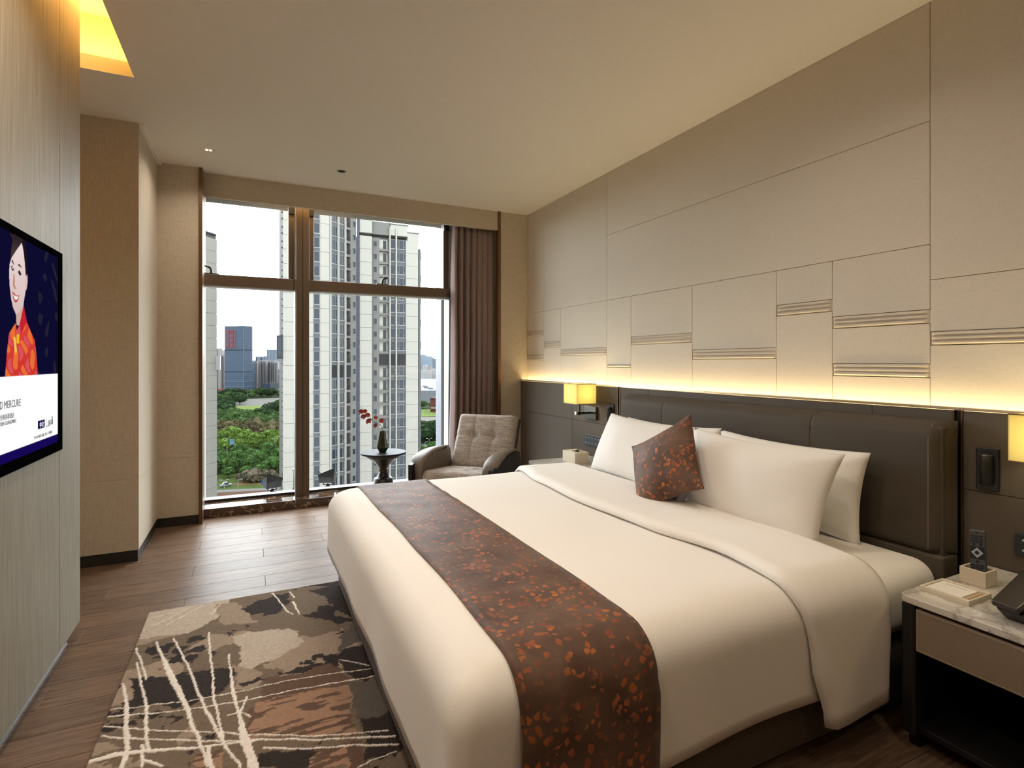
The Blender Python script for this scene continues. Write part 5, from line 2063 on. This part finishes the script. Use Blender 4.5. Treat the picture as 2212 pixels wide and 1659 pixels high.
# residential slabs
fars = [('pale residential tower behind the glass office tower, banded in grey', [(466, 471, 1120, 752, RESI2), (472, 476, 1130, 756, RESI), (476.5, 484, 1100, 766, RESI2)]),
        ('white residential tower with vertical window strips, first beside the office tower', [(548, 556, 1080, 780, RESI), (557, 567, 1090, 778, RESI)]),
        ('white residential tower with brown roof line between two others', [(568, 575, 1085, 779, RESI), (576, 583, 1095, 780, RESI2)]),
        ('white residential tower with rounded bays nearest the balcony tower', [(583.5, 592, 1090, 779, RESI), (592, 600, 1080, 781, RESI)]),
        ('haze-tinted high-rise rising behind the white residential towers', [(576, 599, 1700, 755, RESI3), (570, 612, 1750, 769, RESI3)]),
        ('haze-tinted block row far behind the residential towers', [(546, 553, 1800, 770, RESI3), (555, 563, 1800, 770, RESI3), (566, 572, 1800, 770, RESI3)]),
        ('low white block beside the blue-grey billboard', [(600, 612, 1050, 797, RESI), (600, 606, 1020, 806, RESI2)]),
        ('haze-tinted slab between white towers and the balcony tower', [(600.5, 604, 1300, 778, RESI3), (605, 612, 1300, 779, RESI3)])]
for lab, parts in fars:
    c = ground_at((parts[0][0] + parts[0][1]) / 2, parts[0][2])
    t = thing('residential_tower', lab, 'building', tuple(c))
    for (a, b, d, vt, mm) in parts:
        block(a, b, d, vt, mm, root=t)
        if mm is not RESI3:
            block(a + 1.0, a + 2.6, d - 3, vt + 3, mat('far_recess', xv(158, 154, 160), 0.7, noise=0.1), 2.0, t, 'window_strip')
            block(b - 3.0, b - 2.2, d - 3, vt + 3, mat('far_recess', xv(158, 154, 160)), 2.0, t, 'window_strip')
t = thing('billboard_building', 'low dark blue-grey commercial building in front of the residential towers', 'building', tuple(ground_at(590, 980)))
block(568, 612, 985, 838, mat('podium_grey', xv(150, 154, 156), 0.7, noise=0.1), 20, t, 'podium')
block(568, 582, 983, 828.5, mat('billboard_blue', xv(70, 84, 112), 0.6, noise=0.1), 8, t, 'billboard', 838)
block(582, 600, 984, 826, mat('billboard_grey', xv(110, 116, 124), 0.6, noise=0.1), 8, t, 'billboard', 838)
t = thing('shop_row', 'low red-signed shop row at the foot of the glass office tower', 'building', tuple(ground_at(472, 960)))
block(464, 484, 960, 845, mat('shop_grey', xv(96, 98, 104), 0.7, noise=0.1), 14, t, 'shop_body')
block(466, 482, 958, 840, mat('shop_sign_red', xv(190, 110, 112), 0.6, noise=0.1), 2, t, 'shop_sign', 844)

# right gap: hill, far town, factory roof, brick building
hl = MB()
hl.grid(lambda i, j: tuple(ground_at(860 + 4.6 * i, 3600 + 130 * j) + Vector((0, 0, (56 + 62 * math.exp(-((i - 10) / 9) ** 2) + 4 * math.sin(i * 1.7)) * math.sin(PI * j / 8)))), 40, 9)
hl.build('hill', mat('hill_painted_haze', xv(128, 146, 162), 0.9, noise=0.01, var=0.06), smooth=True, kind='structure')  # distance haze painted into the hill's colour
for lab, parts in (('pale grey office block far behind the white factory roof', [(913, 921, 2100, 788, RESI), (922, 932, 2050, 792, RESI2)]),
                   ('tall haze-tinted far tower beside the hill', [(934, 942, 2300, 776, RESI3), (943, 952, 2500, 768, RESI3)]),
                   ('low white industrial block behind the factory roof', [(906, 930, 1500, 800, RESI), (931, 958, 1550, 797, RESI)])):
    t = thing('far_building', lab, 'building', tuple(ground_at((parts[0][0] + parts[0][1]) / 2, parts[0][2])))
    for (a, b, d, vt, mm) in parts:
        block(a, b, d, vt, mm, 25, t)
t = thing('factory_hall', 'wide white roofed factory hall beyond the lawn', 'building', tuple(ground_at(930, 800)))
fz = GZ + 18
f0, f1, f2, f3 = ground_at(890, 780), ground_at(975, 790), ground_at(975, 1350), ground_at(890, 1330)
ROOFW = mat('white_roof_sheet', xh(206, 212, 222), 0.6, noise=0.05, var=0.03)
MB().hexa([f0, f1, f2, f3] + [Vector((q.x, q.y, fz)) for q in (f0, f1, f2, f3)]).build('hall_body', ROOFW, t)
for u_, d_ in ((921, 860), (930, 830), (918, 900)):
    q = ground_at(u_, d_)
    MB().box(q.x - 3, q.x + 3, q.y - 3, q.y + 3, fz, fz + 2.0).build('roof_unit', mat('roof_unit_grey', xv(160, 166, 174), 0.6, noise=0.2), t)
t = thing('brick_building', 'red-brown brick building beside the lawn', 'building', tuple(ground_at(940, 640)))
block(929.5, 960, 640, 861, mat('brick_red', xv(136, 84, 76), 0.8, noise=0.3), 25, t, 'wall')
block(929, 960.5, 639, 860, mat('brick_roof', xv(120, 80, 74), 0.8, noise=0.3), 26, t, 'roof', 861.2)
block(931, 958, 638, 879, mat('brick_base', xv(190, 178, 160), 0.8, noise=0.3), 2, t, 'base', 883)

# ground of the town: grass, lawns, roads, soil
GRASS = mat('park_ground', xh(84, 104, 62), 0.95, noise=0.04, var=0.25)
gr = MB()
gr.poly([(-900, 20, GZ), (1500, 20, GZ), (2600, 5200, GZ), (-1600, 5200, GZ)])
gnd = gr.build('ground', GRASS, kind='structure')


def gpatch(pts, m, lift, name):
    out = []
    for u, v in pts:
        d = (EYE - GZ) * FPX / (v - HY)
        q = ground_at(u, d)
        out.append((q.x, q.y, GZ + lift))
    return MB().poly(out).build(name, m, gnd)


LAWN = mat('lawn_bright', xh(176, 202, 104), 0.95, noise=0.08, var=0.12)
ROAD = mat('pale_road', xh(186, 184, 176), 0.9, noise=0.1, var=0.05)
SOIL = mat('orange_soil', xh(196, 158, 112), 0.95, noise=0.2, var=0.1)
gpatch([(380, 868), (640, 858), (640, 878), (380, 884)], ROAD, 0.05, 'road')
gpatch([(500, 878), (590, 875), (600, 896), (540, 906), (490, 898)], LAWN, 0.10, 'lawn')
gpatch([(520, 889), (570, 886), (575, 889), (525, 892)], ROAD, 0.15, 'path')
gpatch([(380, 982), (660, 975), (660, 992), (380, 998)], ROAD, 0.05, 'road')
gpatch([(400, 1028), (560, 1022), (640, 1030), (640, 1062), (400, 1075)], mat('rough_grass', xh(112, 136, 66), 0.95, noise=0.2, var=0.15), 0.05, 'lawn')
gpatch([(500, 1046), (530, 1040), (580, 1037), (620, 1038), (600, 1044), (520, 1049)], SOIL, 0.12, 'soil_patch')
gpatch([(440, 1060), (640, 1052), (640, 1057), (440, 1066)], ROAD, 0.15, 'path')
gpatch([(440, 1066), (640, 1057), (640, 1110), (440, 1120)], mat('red_paving', xh(150, 104, 82), 0.9, noise=0.3, var=0.12), 0.1, 'paving')
gpatch([(880, 886), (985, 882), (985, 899), (880, 902)], LAWN, 0.1, 'lawn')
gpatch([(880, 901), (985, 898), (985, 928), (880, 930)], mat('pale_concrete_lot', xh(206, 200, 188), 0.9, noise=0.06, var=0.08), 0.1, 'lot')
gpatch([(880, 962), (985, 958), (985, 972), (880, 975)], ROAD, 0.1, 'road')

# trees
def leaf_mat(name, c, var=0.35):
    t = NT(name)
    t.b.inputs['Roughness'].default_value = 0.8
    t.b.inputs['Specular IOR Level'].default_value = 0.02
    f = t.noise(t.coords((1, 1, 1)), 0.5, 3)
    lo = tuple(q * (1 - var) for q in c[:3]) + (1,)
    hi = tuple(q * (1 + var) for q in c[:3]) + (1,)
    cst = t.ramp(f, [(0.3, lo), (0.7, hi)])
    oi = t.n('ShaderNodeObjectInfo')
    mr = t.n('ShaderNodeMapRange')
    mr.inputs['To Min'].default_value = 0.75
    mr.inputs['To Max'].default_value = 1.25
    t.l(oi.outputs['Random'], mr.inputs['Value'])
    hs = t.n('ShaderNodeHueSaturation')
    t.l(mr.outputs[0], hs.inputs['Value'])
    t.l(cst, hs.inputs['Color'])
    t.l(hs.outputs[0], t.b.inputs['Base Color'])
    return t.m


BARK = mat('bark', xv(84, 72, 58), 0.9, noise=2, var=0.2)
ico = bmesh.new()
bmesh.ops.create_icosphere(ico, subdivisions=1, radius=1.0)
ICO_V = [v.co.copy() for v in ico.verts]
ICO_F = [[v.index for v in f.verts] for f in ico.faces]
ico.free()


def crown_mesh(name, m, rx, h, lumps, leaves, seed, flat=0.55):
    R = random.Random(seed)
    mb = MB()

    def pt(s=1.0):
        while True:
            p = Vector((R.uniform(-1, 1), R.uniform(-1, 1), R.uniform(-1, 1)))
            if 0.2 < p.length < 1:
                p = p.normalized() * s
                return p
    for k in range(lumps):
        p = pt(R.uniform(0.35, 0.8))
        c = Vector((p.x * rx, p.y * rx, h * 0.62 + p.z * h * 0.36))
        r = rx * R.uniform(0.22, 0.40)
        o = len(mb.v)
        for q in ICO_V:
            mb.v.append(tuple(c + Vector((q.x, q.y, q.z * 0.75)) * r * R.uniform(0.8, 1.15)))
        for f in ICO_F:
            mb.face([o + i for i in f])
    for k in range(leaves):
        p = pt(R.uniform(0.75, 1.08))
        c = Vector((p.x * rx, p.y * rx, h * 0.62 + p.z * h * 0.38))
        a = pt(1.0)
        b = a.cross(pt(1.0)).normalized()
        s = R.uniform(0.25, 0.6) * rx / 6
        mb.poly([c - a * s, c + b * s * 0.8, c + a * s, c - b * s * 0.8])
    mb.tube([(0, 0, 0), (0.1, 0, h * 0.3), (0, 0.1, h * 0.6)], [0.3, 0.24, 0.15], 7, m=1)
    return mb.mesh(name, [m, BARK])


KINDS = {
    'dark': ('round dark green park tree', leaf_mat('leaves_dark', xt(58, 82, 50)), 7.5, 11.0),
    'mid': ('leafy mid green park tree', leaf_mat('leaves_mid', xt(84, 114, 62)), 6.5, 9.5),
    'brown': ('brownish red-tinged tree in the belt behind the road', leaf_mat('leaves_brown', xt(104, 98, 68)), 7.0, 8.0),
    'bright': ('bright yellow-green tree along the road', leaf_mat('leaves_bright', xt(112, 142, 60)), 5.0, 9.0),
    'near': ('fresh green tree at the near edge of the park', leaf_mat('leaves_near', xt(82, 118, 58)), 5.0, 8.5),
}
TM = {}
for kk, (lb, mm, rx, h) in KINDS.items():
    TM[kk] = [crown_mesh('tree', mm, rx, h, 26, 900, hash(kk) % 1000 if False else (sum(map(ord, kk)) + 17 * q)) for q in range(3)]
placed = []


def v_of(d):
    return HY + (EYE - GZ) * FPX / d


def in_px(u, v, pts):
    return bool(inpoly(pts, np.array([u], float), np.array([v], float))[0])


CLEAR = [[(498, 878), (592, 874), (602, 899), (545, 909), (488, 901)], [(380, 980), (660, 973), (660, 993), (380, 999)], [(400, 1034), (640, 1030), (640, 1110), (400, 1120)],
         [(520, 862), (640, 856), (640, 880), (520, 880)], [(880, 884), (990, 880), (990, 931), (880, 933)], [(880, 958), (990, 955), (990, 976), (880, 978)]]


def try_tree(u, d, kind, mind, sc):
    p = ground_at(u, d)
    v = v_of(d)
    if any(in_px(u, v, c) for c in CLEAR):
        return False
    for q in placed:
        if (q.x - p.x) ** 2 + (q.y - p.y) ** 2 < mind * mind:
            return False
    placed.append(p)
    o = bpy.data.objects.new('tree', random.choice(TM[kind]))
    COL.objects.link(o)
    o.location = p
    s = sc * random.uniform(0.85, 1.2)
    o.scale = (s, s, s * random.uniform(0.85, 1.15))
    o.rotation_euler = (0, 0, random.uniform(0, 6.28))
    tag(o, KINDS[kind][0] + (', beyond the left window pane' if False else ''), 'tree', {'dark': 'dark park trees', 'mid': 'mid green park trees', 'brown': 'brownish belt trees', 'bright': 'bright roadside trees', 'near': 'near park trees'}[kind])
    return True


bands = [(262, 282, 'near', 8.0, 0.7, 10), (280, 335, 'near', 8.5, 1.0, 44), (335, 362, 'bright', 8.0, 1.0, 24), (368, 395, 'bright', 9.0, 1.15, 18), (392, 455, 'brown', 12.0, 1.15, 40), (455, 560, 'mid', 13.0, 1.15, 36),
         (470, 600, 'dark', 13.0, 1.1, 30), (600, 760, 'dark', 15.0, 1.1, 30), (760, 960, 'mid', 16.0, 1.0, 30), (780, 960, 'dark', 16.0, 1.15, 24)]
for d0, d1, kd, mind, sc, n in bands:
    got = tries = 0
    while got < n and tries < n * 60:
        tries += 1
        if try_tree(random.uniform(425, 645), random.uniform(d0, d1), kd, mind, sc):
            got += 1
for d0, d1, kd, mind, sc, n in ((385, 470, 'dark', 9.0, 0.9, 20), (318, 345, 'near', 8.0, 0.8, 8), (640, 700, 'mid', 10.0, 0.8, 8)):
    got = tries = 0
    while got < n and tries < n * 60:
        tries += 1
        if try_tree(random.uniform(890, 972), random.uniform(d0, d1), kd, mind, sc):
            got += 1
# brown shrub on the near slope
q = ground_at(555, 272)
sh = bpy.data.objects.new('shrub', crown_mesh('shrub', leaf_mat('leaves_shrub', xt(112, 104, 84)), 9, 6, 26, 900, 5))
COL.objects.link(sh)
sh.location = (q.x, q.y, GZ - 1.2)
tag(sh, 'wide grey-brown shrub on the slope above the orange soil', 'shrub')

# street lamps, banner, sign, vehicles
POLE = mat('lamp_pole', xv(206, 208, 208), 0.5, noise=1, var=0.03)


def street_lamp(u, d, h, lab, two=False):
    q = ground_at(u, d)
    t = thing('street_lamp', lab, 'street lamp', tuple(q))
    MB().tube([(q.x, q.y, GZ), (q.x, q.y, GZ + h)], [0.14, 0.09], 6).build('pole', POLE, t)
    for s in ((-1, 1) if two else (1,)):
        MB().tube([(q.x, q.y, GZ + h), (q.x + s * 0.8, q.y, GZ + h + 0.5), (q.x + s * 2.0, q.y, GZ + h + 0.6)], 0.07, 6).build('arm', POLE, t)
        MB().box(q.x + s * 1.5 - 0.5, q.x + s * 1.5 + 0.5, q.y - 0.2, q.y + 0.2, GZ + h + 0.45, GZ + h + 0.62).build('lamp_head', POLE, t)
    return t


street_lamp(593.5, 348, 9.5, 'tall double-armed street lamp before the brownish tree belt', True)
street_lamp(490.5, 352, 9.5, 'street lamp beside the blue banner in the park', True)
street_lamp(514.5, 256, 3.4, 'low lamp post at the near path by the orange soil')
street_lamp(484.5, 254, 3.6, 'low lamp post at the near path by the parked vehicle', True)
street_lamp(534, 800, 16, 'tall lamp mast at the plaza before the glass office tower')
street_lamp(918, 338, 9.0, 'curved street lamp before the dark trees beside the road')
street_lamp(927, 350, 9.5, 'straight street lamp behind the curved one', True)
q = ground_at(500, 350)
t = thing('banner', 'blue and white flag banner on a pole among the park trees', 'banner', tuple(q))
MB().tube([(q.x + 1.6, q.y, GZ), (q.x + 1.6, q.y, GZ + 9.5)], 0.1, 6).build('pole', POLE, t)
MB().box(q.x - 0.9, q.x + 1.5, q.y - 0.05, q.y + 0.05, GZ + 6.0, GZ + 9.6).build('cloth', mat('banner_blue', xv(120, 176, 204), 0.7, noise=0.5, var=0.3), t)
q = ground_at(567.5, 253)
t = thing('road_sign', 'round blue road sign by the near path', 'road sign', tuple(q))
MB().tube([(q.x, q.y, GZ), (q.x, q.y, GZ + 2.6)], 0.06, 6).build('pole', POLE, t)
MB().lathe([(0.75, -0.04), (0.75, 0.04)], (0, 0, 0), 20).xform(Matrix.Translation((q.x, q.y - 0.1, GZ + 3.1)) @ Matrix.Rotation(PI / 2, 4, 'X')).build('disc', mat('sign_blue', xv(58, 104, 190), 0.5, noise=0.5), t)


def vehicle(u, d, L, W, Hh, c, name, lab, cat, rz=0.2):
    q = ground_at(u, d)
    t = thing(name, lab, cat, (q.x, q.y, GZ + 0.2), rz)
    if Hh > 2.4:
        MB().box(-L / 2, L / 2, -W / 2, W / 2, 0.45, Hh).build('body', c, t, bevel=0.15, local=True)
        MB().box(-L / 2 + 0.4, L / 2 - 0.4, -W / 2 - 0.02, W / 2 + 0.02, 1.4, 2.3).build('window_band', WGLASS, t, local=True)
    else:
        MB().box(-L / 2, L / 2, -W / 2, W / 2, 0.35, 0.95).build('body', c, t, bevel=0.15, local=True)
        MB().hexa([(-L * 0.3, -W * 0.45, 0.96), (L * 0.25, -W * 0.45, 0.96), (L * 0.25, W * 0.45, 0.96), (-L * 0.3, W * 0.45, 0.96), (-L * 0.2, -W * 0.4, Hh), (L * 0.12, -W * 0.4, Hh), (L * 0.12, W * 0.4, Hh), (-L * 0.2, W * 0.4, Hh)]).build('cabin', WGLASS, t, bevel=0.06, local=True)
    for sx in (-0.32, 0.32):
        for sy in (-0.5, 0.5):
            MB().lathe([(0.38, -0.12), (0.38, 0.12)], (0, 0, 0), 12).xform(Matrix.Translation((sx * L, sy * W, 0.38)) @ Matrix.Rotation(PI / 2, 4, 'X')).build('wheel', BLACK, t, local=True)


CARW = mat('car_white', xv(232, 233, 235), 0.3, noise=1, var=0.02)
CARS = mat('car_silver', xv(170, 174, 178), 0.3, noise=1, var=0.03)
vehicle(567, 362, 11.0, 2.5, 3.1, CARW, 'bus', 'white bus on the road behind the bright trees', 'bus', 0.1)
vehicle(538, 338, 4.6, 1.8, 1.5, CARS, 'car', 'silver car on the park road between tree crowns', 'car', 0.1)
vehicle(560, 336, 4.6, 1.8, 1.5, CARW, 'car', 'white car on the park road ahead of the silver one', 'car', 0.1)
vehicle(488, 258, 5.0, 1.9, 2.0, CARS, 'van', 'grey van parked by the near path', 'van', 0.3)
vehicle(938, 322, 9.0, 2.5, 3.0, CARW, 'truck', 'white truck on the road beyond the armchair', 'truck', 0.5)
